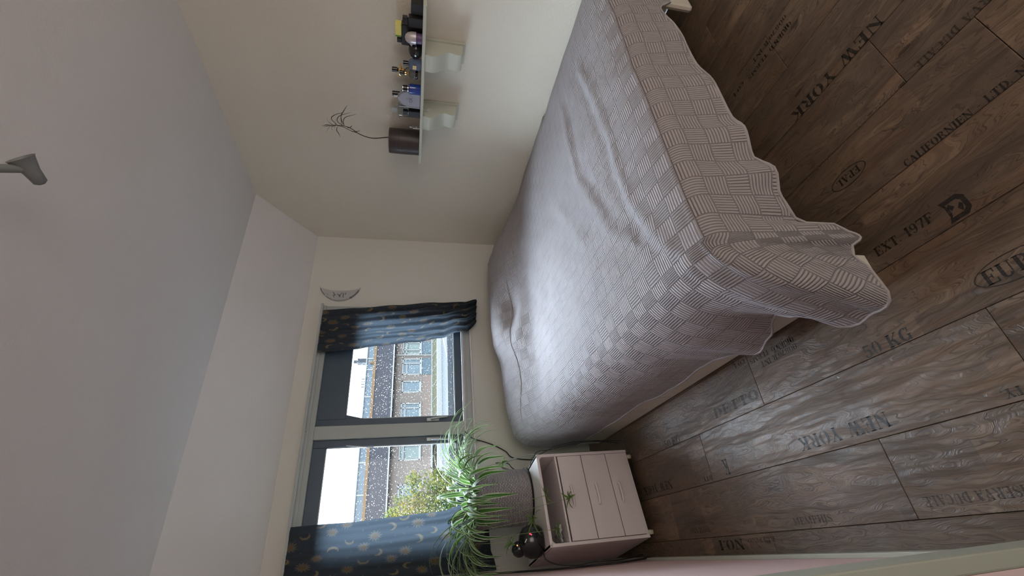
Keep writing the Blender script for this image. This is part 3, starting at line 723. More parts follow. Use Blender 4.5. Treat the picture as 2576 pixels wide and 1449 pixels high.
# runners with plantlets hanging in front of the cabinet
for (bx, by, bz, px_, py_, pz_, ln, nl) in ((.20, 3.02, 1.03, .275, 2.80, .640, .055, 12), (.16, 3.02, 1.03, .245, 2.75, .515, .058, 12), (.14, 3.04, 1.04, .150, 2.80, .735, .085, 13), (.10, 3.08, 1.04, .090, 2.755, .610, .050, 12), (.10, 3.08, 1.04, .045, 2.86, .865, .070, 12), (.44, 3.20, 1.04, .56, 3.3, .80, .06, 9)):
    b0 = Vector((bx, by, bz)); e0 = Vector((px_, py_, pz_)); out = Vector((e0.x - PX, e0.y - PY, 0)).normalized()
    path = smooth_path([b0, b0 + out * .05 + Vector((0, 0, .045)), b0 * .45 + e0 * .55 + out * .02 + Vector((0, 0, .05)), e0], 7)
    pl_ = MB().tube(path, [.0013] * len(path), 5).build('plantlet', M['babyleaf'], sp_, smooth=60)
    for k in range(nl):
        az = 2 * pi * k / nl + rng.uniform(-.3, .3)
        leaf('leaf', pl_, e0, az, rng.uniform(-.2, 1.1), ln * rng.uniform(.75, 1.3), .014, rng.uniform(.6, 1.7), M['babyleaf'], seg=6, fold=.25)

# ------------------------------------------------------------------ black rounded gadget with lights
gd = thing('night_light', 'glossy black rounded night light with red and white dots on the bedside cabinet', 'light', (.045, 2.925, .6655))
bm_ = MB(); prf = [(.02, 0), (.066, .001), (.080, .02), (.087, .050), (.084, .085), (.070, .115), (.045, .135), (.012, .143)]
bm_.lathe(prf, c=(.045, 2.925, .6655), n=36, sx=1.05, sy=.8); bm_.build('body', M['black'], gd, smooth=60)
MB().lathe([(.005, -.042), (.03, -.034), (.043, -.01), (.043, .012), (.03, .034), (.005, .043)], c=(.012, 2.955, .805), n=24).build('head', M['black'], gd, smooth=60)
def dots(name, mat, lst, r):
    for (x, z) in lst:
        dx = (x - .045) / (1.05 * .085); yy = 2.925 - .8 * interp([(0, .08), (.05, .087), (.085, .084), (.115, .070), (.135, .045)], z - .6655) * sqrt(max(.02, 1 - dx * dx))
        MB().lathe([(r * .2, -.001), (r, 0), (r * .8, .0018), (r * .1, .002)], n=12, mat=Matrix.Translation((x, yy - .0005, z)) @ Matrix.Rotation(radians(90), 4, 'X')).build(name, M[mat], gd)
dots('red_light', 'redled', [(.083, .752), (.079, .745)], .004)
dots('white_dot', 'whitedot', [(.056, .775), (.050, .779), (.044, .783)], .0042)
MB().lathe([(.001, -.002), (.004, 0), (.001, .002)], n=10, mat=Matrix.Translation((.032, 2.916, .822)) @ Matrix.Rotation(radians(90), 4, 'X')).build('amber_light', M['orangeled'], gd)

# ------------------------------------------------------------------ cords
def cord(label, pts, r, mat='cord', cat='cable', name='cable'):
    return tag(MB().tube(smooth_path(pts, 8), r, 8).build(name, M[mat], smooth=60), label, cat)
cord('black cable running from the night light down the side of the cabinet', [(-.02, 2.89, .675), (-.055, 2.87, .668), (-.085, 2.86, .60), (-.095, 2.84, .50), (-.088, 2.80, .40), (-.092, 2.79, .28), (-.09, 2.90, .12), (-.085, 3.0, .008)], .0035)
cord('thick black cable draped down the pink wall beside the cabinet', [(-.104, 3.40, 1.02), (-.103, 3.15, .86), (-.103, 3.0, .76), (-.104, 2.9, .64), (-.104, 2.83, .53), (-.105, 2.83, .40), (-.104, 2.78, .25), (-.103, 2.85, .1), (-.10, 2.9, .010)], .0055)
cord('black cable hooked over the window sill above the spider plant', [(.858, 3.585, 1.030), (.835, 3.570, 1.01), (.80, 3.565, .975), (.785, 3.585, .93), (.775, 3.588, .89), (.74, 3.588, .80), (.69, 3.588, .71), (.63, 3.585, .63), (.60, 3.588, .3), (.60, 3.585, .010)], .0042)
cord('pair of thin black wires hanging between the cabinet and the bed', [(.470, 3.02, .668), (.520, 2.985, .660), (.542, 2.955, .600), (.585, 2.93, .47), (.600, 2.92, .30), (.595, 2.95, .008)], .0022)
cord('single thin black wire curving down beside the cabinet drawers', [(.500, 2.93, .668), (.545, 2.915, .64), (.553, 2.90, .55), (.580, 2.90, .40), (.590, 2.90, .22), (.59, 3.0, .008)], .0020)
cord('pale bent cable arching behind the pot beside the bed', [(.535, 3.55, .668), (.555, 3.50, .76), (.565, 3.40, .765), (.58, 3.32, .715), (.595, 3.28, .60), (.60, 3.3, .3), (.60, 3.35, .008)], .006, 'frame')
pg = thing('power_plug', 'dark blue plug lying on the cabinet behind the pot', 'plug', (.47, 3.33, .666))
pt_ = MB(); pt_.lathe([(.006, -.03), (.017, -.026), (.020, 0), (.016, .022), (.006, .032)], n=16, mat=Matrix.Translation((.463, 3.30, .686)) @ Matrix.Rotation(radians(80), 4, 'Y')); pt_.build('plug_body', M['black'], pg, smooth=50)
MB().tube(smooth_path([(.49, 3.305, .69), (.53, 3.36, .72), (.575, 3.45, .73), (.60, 3.55, .80)], 6), .0035, 8).build('lead', M['cord'], pg, smooth=60)

# ------------------------------------------------------------------ wall shelf
SZ = 1.4445; SXF = 2.553
sh = thing('wall_shelf', 'pale painted wall shelf on two scrolled brackets', 'shelf', (2.735, 1.85, SZ))
bd = MB(); bd.prism([(SXF, SZ - .017), (SXF + .003, SZ), (2.7345, SZ), (2.7345, SZ - .0195), (SXF + .004, SZ - .0195)], lambda a, b, d: (a, d, b), 1.275, 2.404); bd.build('shelf_board', M['shelf'], sh, bevel=.0015)
bprof = [(2.735, 1.4245), (2.568, 1.4245), (2.568, 1.412), (2.562, 1.400), (2.560, 1.385), (2.563, 1.368), (2.572, 1.352), (2.586, 1.336), (2.601, 1.320), (2.614, 1.305), (2.621, 1.290), (2.623, 1.277), (2.619, 1.262), (2.613, 1.247), (2.609, 1.232), (2.611, 1.218), (2.618, 1.208), (2.632, 1.202), (2.640, 1.202), (2.640, 1.190), (2.735, 1.190)]
bprof = [p for p in bprof]
for y0 in (1.557, 1.990):
    k = MB(); k.prism(bprof[1:-2] + [(2.716, 1.196), (2.716, 1.4245)], lambda a, b, d: (a, d, b), y0, y0 + .105)
    bo = k.build('bracket', M['shelf'], sh, smooth=30)
    box('bracket_plate', M['shelf'], 2.716, y0 - .012, 1.180, 2.7345, y0 + .117, 1.4245, bo, bevel=.003)
    box('bracket_plate', M['shelf'], 2.575, y0 - .010, 1.4165, 2.716, y0 + .115, 1.4245, bo, bevel=.002)
hk = MB(); hp = [(2.62 + 0, 1.988 + .0145 * cos(a) * 1.0 - .0, 1.385 + .0105 * sin(a)) for a in [2 * pi * k / 20 for k in range(20)]]
hp = [(2.62, 1.978 + .012 * sin(a), 1.390 - .013 * cos(a) - .006) for a in [2 * pi * k / 20 for k in range(1, 20)]]
hk.tube([(2.62, 1.978, 1.425)] + [(2.62, 1.978, 1.408)] + hp, .0018, 6); tag(hk.build('screw_eye', M['whitedot'], smooth=60), 'small white screw eye under the shelf by the far bracket', 'hook')

# ------------------------------------------------------------------ things on the shelf
def item(name, label, cat, x, y, group=None): return thing(name, label, cat, (x, y, SZ + .0005), group)
def lat(th, name, mat, prof, dx=0, dy=0, n=28, sx=1, sy=1, sm=40):
    x, y, z = th.location; return MB().lathe(prof, c=(x + dx, y + dy, z), n=n, sx=sx, sy=sy).build(name, M[mat], th, smooth=sm)
# ribbed pot with air plant twig
t_ = item('twig_plant', 'ribbed dark pot with a bare leafy twig at the shelf end', 'plant', 2.642, 2.285)
lat(t_, 'plant_pot', 'ribpot', [(.02, 0), (.088, 0), (.0895, .10), (.089, .205), (.086, .213), (.080, .213), (.078, .19), (.01, .188)], n=48)
def shiftp(p, dz=0): return Vector(p)
stem = smooth_path([(2.60, 2.222, 1.63), (2.598, 2.224, 1.672), (2.59, 2.236, 1.76), (2.585, 2.222, 1.82), (2.58, 2.196, 1.863), (2.58, 2.165, 1.90), (2.58, 2.149, 1.936), (2.58, 2.147, 1.99), (2.58, 2.152, 2.03)], 5)
sto = MB().tube(stem, [.0042 - .0028 * i / len(stem) for i in range(len(stem))], 7).build('stem', M['twig'], t_, smooth=60)
st2 = smooth_path([(2.58, 2.196, 1.863), (2.58, 2.180, 1.91), (2.58, 2.155, 1.955), (2.58, 2.150, 1.99)], 5)
MB().tube(st2, .0018, 6).build('twig', M['twig'], sto, smooth=60)
for pts in ([(2.58, 2.145, 1.945), (2.57, 2.10, 1.955), (2.565, 2.06, 1.955), (2.56, 2.02, 1.945)], [(2.58, 2.147, 1.95), (2.575, 2.11, 1.985), (2.57, 2.06, 1.965), (2.565, 2.02, 1.89)], [(2.58, 2.149, 1.945), (2.57, 2.10, 1.945), (2.565, 2.06, 1.925), (2.56, 2.025, 1.855)], [(2.58, 2.147, 1.99), (2.57, 2.09, 2.02), (2.565, 2.05, 1.99), (2.56, 2.02, 1.93)],
            [(2.58, 2.147, 1.96), (2.59, 2.08, 1.96), (2.59, 2.02, 1.93), (2.59, 1.985, 1.91)], [(2.58, 2.155, 1.99), (2.58, 2.19, 2.0), (2.58, 2.215, 1.99), (2.58, 2.245, 1.985)], [(2.58, 2.19, 1.90), (2.58, 2.185, 1.88), (2.58, 2.180, 1.86), (2.58, 2.172, 1.845)], [(2.58, 2.16, 1.93), (2.58, 2.155, 1.91), (2.58, 2.145, 1.90), (2.58, 2.135, 1.895)]):
    pp_ = smooth_path(pts, 5); MB().tube(pp_, [.0022 * sin(pi * (.12 + .85 * i / (len(pp_) - 1))) + .0003 for i in range(len(pp_))], 5).build('leaf', M['dryleaf'], sto, smooth=60)
for k in range(16):
    leaf('leaf', sto, (2.58, 2.150, 1.995 + .003 * k), rng.uniform(-pi, pi), rng.uniform(.3, 1.5), rng.uniform(.03, .065), .004, rng.uniform(.3, 1.6), M['dryleaf'], seg=5)
# tiny clear bottle in front of the pot
t_ = item('perfume_bottle', 'tiny clear glass perfume sample in front of the ribbed pot', 'bottle', 2.5625, 2.068 - .045, 'perfume bottles on the shelf')
t_.location.y = 2.085
t_.matrix_world = Matrix.Translation(t_.location)
lat(t_, 'glass_body', 'glass', [(.004, 0), (.0085, .001), (.009, .030), (.0085, .046), (.004, .050)], n=16); lat(t_, 'cap', 'alu', [(.003, .050), (.004, .052), (.004, .066), (.001, .068)], n=12)
lat(t_, 'ring', 'alu', [(.0088, .022), (.0095, .023), (.0095, .026), (.0088, .027)], n=16)
def rect(th, name, mat, x0, y0, z0, x1, y1, z1, bevel=.002, parent=None):
    x, y, z = th.location; return box(name, M[mat], x + x0, y + y0, z + z0, x + x1, y + y1, z + z1, parent or th, bevel=bevel)
# black bottle
t_ = item('perfume_bottle', 'small square black perfume bottle between the grey bottle and the ribbed pot', 'bottle', 2.60, 1.995, 'perfume bottles on the shelf')
rect(t_, 'bottle_body', 'black', -.018, -.021, 0, .018, .021, .076, .003); rect(t_, 'neck', 'silver', -.008, -.009, .076, .008, .009, .080, .001); rect(t_, 'cap', 'black', -.013, -.014, .080, .013, .014, .112, .002)
# tall clear bottle behind it, by the wall
t_ = item('perfume_bottle', 'tall clear glass bottle against the wall behind the black bottle', 'bottle', 2.695, 2.055, 'perfume bottles on the shelf')
rect(t_, 'glass_body', 'glass', -.018, -.045, 0, .018, .045, .15, .004); rect(t_, 'cap', 'frame', -.012, -.018, .15, .012, .018, .20, .003)
# grey shouldered bottle with monogram
t_ = item('perfume_bottle', 'flat frosted grey bottle with a two-letter monogram and a white nozzle', 'bottle', 2.615, 1.895, 'perfume bottles on the shelf')
shp = [(-.052, 0), (-.056, .006), (-.056, .085), (-.050, .105), (-.036, .124), (-.018, .138), (-.008, .146), (.008, .146), (.018, .138), (.036, .124), (.050, .105), (.056, .085), (.056, .006), (.052, 0)]
bx_, by_, bz_ = t_.location
MB().prism(shp, lambda a, b, d: (bx_ + d, by_ + a, bz_ + b), -.017, .017).build('bottle_body', M['greyglass'], t_, smooth=35, bevel=.005, seg=3)
lat(t_, 'nozzle', 'whitedot', [(.008, .146), (.008, .151), (.0055, .152), (.0055, .160), (.007, .161), (.007, .166), (.0045, .170), (.001, .171)], n=16)
GREYB = (t_, bx_ - .0178, by_, bz_)
# two blue bottles
t_ = item('perfume_bottle', 'short blue perfume bottle with black cap and silver rings beside the grey bottle', 'bottle', 2.585, 1.808, 'perfume bottles on the shelf')
lat(t_, 'glass_body', 'blue', [(.01, 0), (.030, .001), (.032, .006), (.032, .070), (.024, .076)], n=24); lat(t_, 'silver_ring', 'silver', [(.018, .076), (.021, .077), (.021, .082), (.018, .083)], n=20); lat(t_, 'cap', 'black', [(.018, .082), (.0205, .083), (.0205, .108), (.016, .110)], n=20); lat(t_, 'silver_ring', 'silver', [(.010, .109), (.021, .1095), (.021, .113), (.010, .114)], n=20)
t_ = item('perfume_bottle', 'taller blue bottle with a long black cap behind the short blue one', 'bottle', 2.672, 1.915, 'perfume bottles on the shelf')
lat(t_, 'glass_body', 'paleblue', [(.01, 0), (.026, .001), (.027, .10), (.026, .125), (.014, .135)], n=24); lat(t_, 'cap', 'black', [(.014, .134), (.0165, .135), (.0165, .182), (.012, .184)], n=20)
# clear and pale blue bottles with gold fittings
t_ = item('perfume_bottle', 'clear glass bottle with black and gold top beside the blue bottles', 'bottle', 2.605, 1.715, 'perfume bottles on the shelf')
lat(t_, 'glass_body', 'glass', [(.01, 0), (.026, .001), (.028, .008), (.028, .056), (.022, .068), (.010, .074)], n=24); lat(t_, 'band', 'black', [(.0282, .020), (.0288, .021), (.0288, .034), (.0282, .035)], n=24)
lat(t_, 'gold_collar', 'gold', [(.008, .074), (.012, .076), (.008, .084), (.014, .090), (.014, .100), (.007, .106)], n=18); lat(t_, 'cap', 'black', [(.008, .106), (.0135, .107), (.0135, .130), (.010, .131)], n=18)
t_ = item('perfume_bottle', 'pale blue faceted bottle with gold label next to the round black bottle', 'bottle', 2.590, 1.640, 'perfume bottles on the shelf')
lat(t_, 'glass_body', 'paleblue', [(.01, 0), (.030, .001), (.034, .012), (.036, .050), (.026, .070), (.012, .078)], n=8, sm=10); lat(t_, 'cap', 'black', [(.010, .078), (.014, .079), (.014, .108), (.010, .109)], n=18)
rect(t_, 'gold_label', 'gold', -.0355, -.012, .030, -.0335, .012, .052, .0005)
t_ = item('perfume_bottle', 'slim bottle with ornate gold stopper and tall black cap near the wall', 'bottle', 2.66, 1.735, 'perfume bottles on the shelf')
lat(t_, 'glass_body', 'glass', [(.01, 0), (.022, .001), (.024, .06), (.020, .09), (.010, .10)], n=20)
lat(t_, 'gold_stopper', 'gold', [(.006, .10), (.016, .108), (.010, .118), (.022, .126), (.018, .138), (.009, .146)], n=9, sm=10); lat(t_, 'cap', 'black', [(.010, .146), (.015, .147), (.015, .178), (.012, .180)], n=18)
gx, gy, gz = t_.location
for k in range(5):
    a = 2 * pi * k / 5; MB().tube([(gx + .010 * cos(a), gy + .010 * sin(a), gz + .128), (gx + .032 * cos(a), gy + .032 * sin(a), gz + .134), (gx + .036 * cos(a), gy + .036 * sin(a), gz + .124)], .0035, 6).build('gold_petal', M['gold'], t_, smooth=60)
# round black bottle
t_ = item('perfume_bottle', 'round glossy black bottle with a chrome seam in the middle of the row', 'bottle', 2.618, 1.567, 'perfume bottles on the shelf')
lat(t_, 'bottle_body', 'black', [(.012, 0), (.030, .002), (.042, .016), (.047, .034), (.044, .052), (.033, .068), (.016, .076), (.006, .078)], n=32, sm=60)
lat(t_, 'seam', 'silver', [(.0468, .0335), (.0478, .0340), (.0478, .0350), (.0468, .0355)], n=32)
# pearl bell shaped bottle
t_ = item('perfume_bottle', 'pearly rounded cap on a purple patterned base in front of the yellow box', 'bottle', 2.592, 1.482, 'perfume bottles on the shelf')
lat(t_, 'patterned_base', 'purple', [(.01, 0), (.028, .001), (.029, .030), (.027, .034)], n=26)
lat(t_, 'cap', 'bell', [(.028, .034), (.0335, .035), (.033, .060), (.028, .080), (.016, .094), (.003, .098)], n=28, sm=60)
cxx, cyy, czz = t_.location
MB().tube([(cxx, cyy + .020, czz + .058), (cxx - .002, cyy + .036, czz + .062), (cxx - .004, cyy + .048, czz + .060)], [.018, .010, .001], 12).build('spout', M['bell'], t_, smooth=60)
# black cartons with a yellow one on top
t_ = item('carton', 'large black carton standing behind the pearly cap', 'box', 2.66, 1.497, 'cartons on the shelf')
rect(t_, 'carton_body', 'blackm', -.028, -.058, 0, .028, .058, .118); rect(t_, 'flap', 'black', -.0285, -.056, .098, -.028, .056, .100, .0002)
t_ = item('carton', 'small yellow carton lying on top of the black carton', 'box', 2.655, 1.48, 'cartons on the shelf'); t_.location.z += .119; t_.matrix_world = Matrix.Translation(t_.location)
rect(t_, 'carton_body', 'yellow', -.022, -.042, 0, .022, .022, .034); rect(t_, 'green_band', 'green', -.0225, .022, 0, .022, .030, .034, .0005)
t_ = item('carton', 'small black carton lying beside the yellow one', 'box', 2.662, 1.54, 'cartons on the shelf'); t_.location.z += .119; t_.matrix_world = Matrix.Translation(t_.location)
rect(t_, 'carton_body', 'blackm', -.015, -.012, 0, .015, .012, .026)
t_ = item('perfume_bottle', 'square black bottle with two bright studs near the shelf end', 'bottle', 2.63, 1.405, 'perfume bottles on the shelf')
rect(t_, 'bottle_body', 'blackm', -.024, -.026, 0, .024, .026, .078); rect(t_, 'neck', 'blackm', -.010, -.011, .078, .010, .011, .084, .001); rect(t_, 'cap', 'black', -.016, -.018, .084, .016, .018, .112)
for z_ in (.086, .108): x_, y_, zz_ = t_.location; MB().lathe([(.0005, -.003), (.003, 0), (.0005, .003)], n=10, mat=Matrix.Translation((x_ - .0165, y_ + .012, zz_ + z_))).build('stud', M['silver'], t_, smooth=60)
t_ = item('carton', 'low black carton at the very end of the shelf', 'box', 2.655, 1.340, 'cartons on the shelf')
rect(t_, 'carton_body', 'blackm', -.03, -.032, 0, .03, .028, .066)

# ------------------------------------------------------------------ ceiling spotlight
cl_ = thing('ceiling_spotlight', 'small grey ceiling spotlight, switched off', 'lamp', (1.08, 1.14, ZC))
MB().lathe([(.01, 0), (.052, 0), (.055, -.012), (.050, -.022), (.008, -.026)], c=(1.060, 1.125, ZC), n=28).build('ceiling_rose', M['lamp'], cl_, smooth=40)
MB().tube(smooth_path([(1.062, 1.13, ZC - .02), (1.075, 1.16, ZC - .06), (1.10, 1.195, ZC - .10)], 5), .011, 10).build('arm', M['lamp'], cl_, smooth=60)
hm = Matrix.Translation((1.145, 1.235, ZC - .135)) @ Matrix.Rotation(radians(25), 4, 'Z') @ Matrix.Rotation(radians(72), 4, 'X')
MB().lathe([(.008, -.052), (.018, -.045), (.022, -.01), (.034, .03), (.037, .034), (.033, .034), (.012, -.005)], n=24, mat=hm).build('lamp_head', M['lamp'], cl_, smooth=50)
MB().tube([(1.10, 1.195, ZC - .10), (1.13, 1.222, ZC - .128)], .013, 10).build('joint', M['lamp'], cl_, smooth=60)

# ------------------------------------------------------------------ stencil lettering, built glyph by glyph
def line(x0, y0, x1, y1, w):
    dx, dy = x1 - x0, y1 - y0; L = sqrt(dx * dx + dy * dy); nx, ny = -dy / L * w / 2, dx / L * w / 2
    return [(x0 + nx, y0 + ny), (x1 + nx, y1 + ny), (x1 - nx, y1 - ny), (x0 - nx, y0 - ny)]
def arc(cx, cy, rx, ry, a0, a1, thick, thin, n=9):
    out = []; pr = None
    for i in range(n + 1):
        a = radians(a0 + (a1 - a0) * i / n); w = thin + (thick - thin) * abs(cos(a)) ** 1.3
        o = (cx + rx * cos(a), cy + ry * sin(a)); i_ = (cx + (rx - w) * cos(a), cy + (ry - min(w, ry * .6) * (.5 + .5 * abs(cos(a))) - thin * .5) * sin(a))
        if pr: out.append([pr[0], o, i_, pr[1]])
        pr = (o, i_)
    return out
T_, t2 = .19, .06
def V(x, w=T_, y0=0, y1=1, s=.07): return [line(x, y0, x, y1, w), line(x - w / 2 - s, y0 + .035, x + w / 2 + s, y0 + .035, .07), line(x - w / 2 - s, y1 - .035, x + w / 2 + s, y1 - .035, .07)]
def glyph(c):
    g = {
     'I': (.36, V(.18)), '1': (.40, V(.22) + [line(.06, .78, .2, .95, .07)]),
     'L': (.68, V(.2) + [line(.2, .035, .6, .035, .07), line(.6, 0, .6, .32, .07)]),
     'E': (.72, V(.2) + [line(.2, .035, .64, .035, .07), line(.64, 0, .64, .3, .07), line(.2, .965, .62, .965, .07), line(.62, .72, .62, 1, .07), line(.3, .5, .46, .5, .07), line(.46, .36, .46, .64, .06)]),
     'F': (.68, V(.2) + [line(.2, .965, .62, .965, .07), line(.62, .7, .62, 1, .07), line(.3, .5, .46, .5, .07), line(.46, .36, .46, .64, .06)]),
     'T': (.72, V(.36) + [line(.06, .965, .66, .965, .07), line(.08, .7, .08, 1, .06), line(.64, .7, .64, 1, .06)]),
     'N': (.86, [line(.17, .0, .17, 1, t2), line(.13, .97, .64, .06, .19), line(.70, 0, .70, 1, t2), line(.04, .035, .30, .035, .07), line(.57, .965, .83, .965, .07), line(.02, .965, .26, .965, .07)]),
     'M': (1.0, [line(.17, 0, .17, 1, t2), line(.2, .95, .47, .05, .16), line(.5, .05, .74, .95, t2), line(.80, 0, .80, 1, .17), line(.05, .035, .29, .035, .07), line(.66, .035, .95, .035, .07), line(.05, .965, .25, .965, .07), line(.75, .965, .95, .965, .07)]),
     'W': (1.08, [line(.16, .97, .36, .03, .18), line(.38, .03, .54, .9, t2), line(.52, .97, .72, .03, .18), line(.74, .03, .94, .97, t2), line(.03, .965, .30, .965, .07), line(.40, .965, .62, .965, .07), line(.82, .965, 1.04, .965, .07)]),
     'Y': (.80, [line(.15, .97, .40, .48, .18), line(.42, .48, .64, .97, t2), line(.40, 0, .40, .48, .18), line(.03, .965, .30, .965, .07), line(.52, .965, .76, .965, .07), line(.24, .035, .56, .035, .07)]),
     'X': (.80, [line(.16, .97, .62, .03, .19), line(.60, .97, .16, .03, t2), line(.03, .965, .32, .965, .07), line(.50, .965, .74, .965, .07), line(.04, .035, .28, .035, .07), line(.46, .035, .76, .035, .07)]),
     'K': (.84, V(.2) + [line(.32, .45, .68, .97, t2), line(.40, .56, .68, .03, .18), line(.56, .965, .80, .965, .07), line(.52, .035, .82, .035, .07)]),
     'A': (.82, [line(.38, .97, .62, .03, .19), line(.36, .97, .14, .03, t2), line(.22, .33, .5, .33, .06), line(.03, .035, .26, .035, .07), line(.46, .035, .79, .035, .07)]),
     'V': (.80, [line(.17, .97, .42, .03, .19), line(.44, .03, .64, .97, t2), line(.03, .965, .32, .965, .07), line(.52, .965, .76, .965, .07)]),
     'H': (.84, V(.2) + V(.64) + [line(.3, .5, .54, .5, .07)]),
     'U': (.80, [line(.2, .25, .2, 1, .18), line(.62, .25, .62, 1, t2), line(.05, .965, .35, .965, .07), line(.5, .965, .74, .965, .07)] + arc(.38, .27, .27, .27, 185, 350, .17, .06)),
     'O': (.80, arc(.40, .5, .36, .51, -78, 78, .21, .05) + arc(.40, .5, .36, .51, 102, 258, .21, .05)),
     '0': (.66, arc(.33, .5, .29, .51, -76, 76, .18, .05) + arc(.33, .5, .29, .51, 104, 256, .18, .05)),
     'D': (.80, V(.2) + arc(.32, .5, .42, .49, -84, 84, .20, .06)),
     'C': (.76, arc(.40, .5, .36, .51, 60, 300, .21, .06) + [line(.64, .68, .64, .98, .07), line(.64, .03, .64, .30, .05)]),
     'G': (.82, arc(.40, .5, .36, .51, 60, 300, .21, .06) + [line(.64, .68, .64, .98, .07), line(.64, .03, .64, .44, .15), line(.50, .44, .78, .44, .06)]),
     'P': (.74, V(.2) + arc(.32, .73, .36, .26, -85, 85, .18, .05)), 'R': (.82, V(.2) + arc(.32, .74, .34, .25, -85, 85, .17, .05) + [line(.44, .46, .68, .04, .16), line(.62, .035, .82, .035, .06)]),
     'B': (.78, V(.2) + arc(.32, .75, .32, .24, -85, 85, .16, .05) + arc(.32, .26, .38, .26, -85, 85, .18, .05)),
     'S': (.66, arc(.33, .74, .26, .26, 20, 250, .14, .06) + arc(.33, .26, .27, .27, -160, 70, .16, .06) + [line(.2, .60, .46, .40, .16), line(.57, .70, .57, .95, .05), line(.08, .05, .08, .30, .05)]),
     '5': (.66, [line(.14, .52, .14, .98, .06), line(.14, .93, .55, .93, .13)] + arc(.28, .32, .31, .33, -160, 120, .18, .06)),
     '9': (.66, arc(.33, .68, .27, .32, 0, 360, .15, .05, 14) + arc(.33, .4, .27, .41, -130, 20, .15, .05)), '6': (.66, arc(.33, .32, .27, .32, 0, 360, .15, .05, 14) + arc(.33, .6, .27, .41, 50, 200, .15, .05)),
     '8': (.66, arc(.33, .75, .24, .25, 0, 360, .12, .05, 12) + arc(.33, .27, .28, .28, 0, 360, .14, .05, 12)), '7': (.62, [line(.06, .93, .58, .93, .13), line(.54, .92, .26, 0, .15), line(.07, .75, .07, 1, .05)]),
     '2': (.66, arc(.32, .72, .27, .28, -20, 200, .16, .06) + [line(.52, .6, .12, .1, .1), line(.08, .06, .6, .06, .12)]),
     '.': (.28, [line(.12, .07, .12, .20, .13)]), '-': (.44, [line(.05, .42, .36, .42, .10)]), "'": (.25, [line(.12, .75, .12, 1, .1)]), ' ': (.42, [])}
    return g[c]
def lettering(parent, text, origin, ud, vd, H, length=None, mat='ink', name='lettering', lift=None):
    total = sum(glyph(c)[0] for c in text); kx = (length / (total * H)) if length else 1.0; m = MB(); x = 0
    o = Vector(origin); ud = Vector(ud); vd = Vector(vd)
    for c in text:
        w, ps = glyph(c)
        for p in ps: m.quad(*[o + ud * ((x + a) * H * kx) + vd * (b * H) for a, b in p])
        x += w
    return m.build(name, M[mat], parent)
def plank_at(x, y):
    best = None
    for xa, xb, a, b_, o in planks:
        if xa - .002 <= x <= xb + .002 and a <= y <= b_: return o
    return fl
def fprint(text, x, y0, y1, H, mat='ink'):
    d = 1 if y1 > y0 else -1
    return lettering(plank_at(x - d * H / 2, (y0 * .6 + y1 * .4)), text, (x, y0, .0004), (0, d, 0), (-d, 0, 0), H, abs(y1 - y0), mat)
fprint('NEW YORK', .274, 1.115, 1.492, .046); fprint('NEW YORK', .274, 2.466, 2.815, .046)
fprint('NEW YORK', 1.395, .492, .885, .046)
fprint('50 KG', .436, 1.088, .924, .040); fprint('50 KG', .436, 2.437, 2.265, .040)
fprint('BTY.', .238, .745, .820, .022); fprint('BTY.', .238, 2.083, 2.170, .022)
fprint('RISERVA DUCALE', .030, .865, 1.140, .026, 'faint'); fprint('RISERVA DUCALE', 1.145, .245, .516, .026, 'faint')
fprint('CALIFORNIEN - LTD. NY', .892, .686, .345, .023)
fprint('EXT. 197F', .705, .893, .706, .030)
fprint('DETTO', .468, 1.922, 1.592, .042, 'faint')
fprint('MEMPHIS', -.008, 1.665, 1.478, .024, 'faint')
fprint('NO.1', -.040, 2.000, 2.182, .040); fprint('RUFFINO', -.040, 1.795, 1.966, .017, 'faint')
fprint('ROMANO', .022, 2.222, 2.41, .024, 'faint')
fprint('K', .285, 1.935, 1.975, .065)
for k, (xx, y0) in enumerate(((.655, 0), (1.765, -.62))):
    fprint('16.89.0 TERMS', xx - .085 + .055 + .005, 1.325 + y0, 1.575 + y0, .020); fprint('ORIENT', xx - .030, 1.315 + y0, 1.43 + y0, .022)
    fprint("00870'R INT", xx - .058, 1.315 + y0, 1.52 + y0, .022) if k == 0 else fprint("00870'R INT", xx + .020, 1.315 + y0, 1.52 + y0, .022)
    fprint('CO 1.', xx - .005, 1.60 + y0, 1.68 + y0, .020)
def oval(cx, cy, ry, rx, w, text, d, H, L, mat='ink'):
    m = MB(); n = 36
    for k in range(n):
        a, b_ = 2 * pi * k / n, 2 * pi * (k + 1) / n
        m.quad(*[(cx + (rx - s_ * w) * cos(q), cy + (ry - s_ * w) * sin(q), .0005) for q, s_ in ((a, 0), (b_, 0), (b_, 1), (a, 1))])
    m.build('oval_stamp', M[mat], plank_at(cx, cy)); fprint(text, cx + d * H / 2, cy - d * L / 2, cy + d * L / 2, H, mat)
oval(1.003, .834, .068, .030, .003, 'EPAL', 1, .026, .090)
oval(.497, .628, .095, .036, .003, 'EURO', -1, .040, .15)
# shield emblem
shd = MB(); scx, scy = .703, .652
outl = [(-.034, .030), (-.034, -.018), (-.020, -.032), (.020, -.032), (.034, -.018), (.034, .030), (.016, .022), (-.016, .022)]
for k in range(8):
    a, b_ = outl[k], outl[(k + 1) % 8]; shd.quad(*[(scx + p[0] * f, scy + p[1] * f, .0004) for p, f in ((a, 1), (b_, 1), (b_, .62), (a, .62))])
shd.quad((scx - .02, scy - .012, .0005), (scx - .005, scy - .004, .0005), (scx + .008, scy - .014, .0005), (scx + .0, scy - .02, .0005))
shd.quad((scx + .004, scy + .0, .0005), (scx + .018, scy + .010, .0005), (scx + .012, scy + .016, .0005), (scx - .004, scy + .010, .0005))
shd.build('emblem', M['ink'], plank_at(scx, scy))
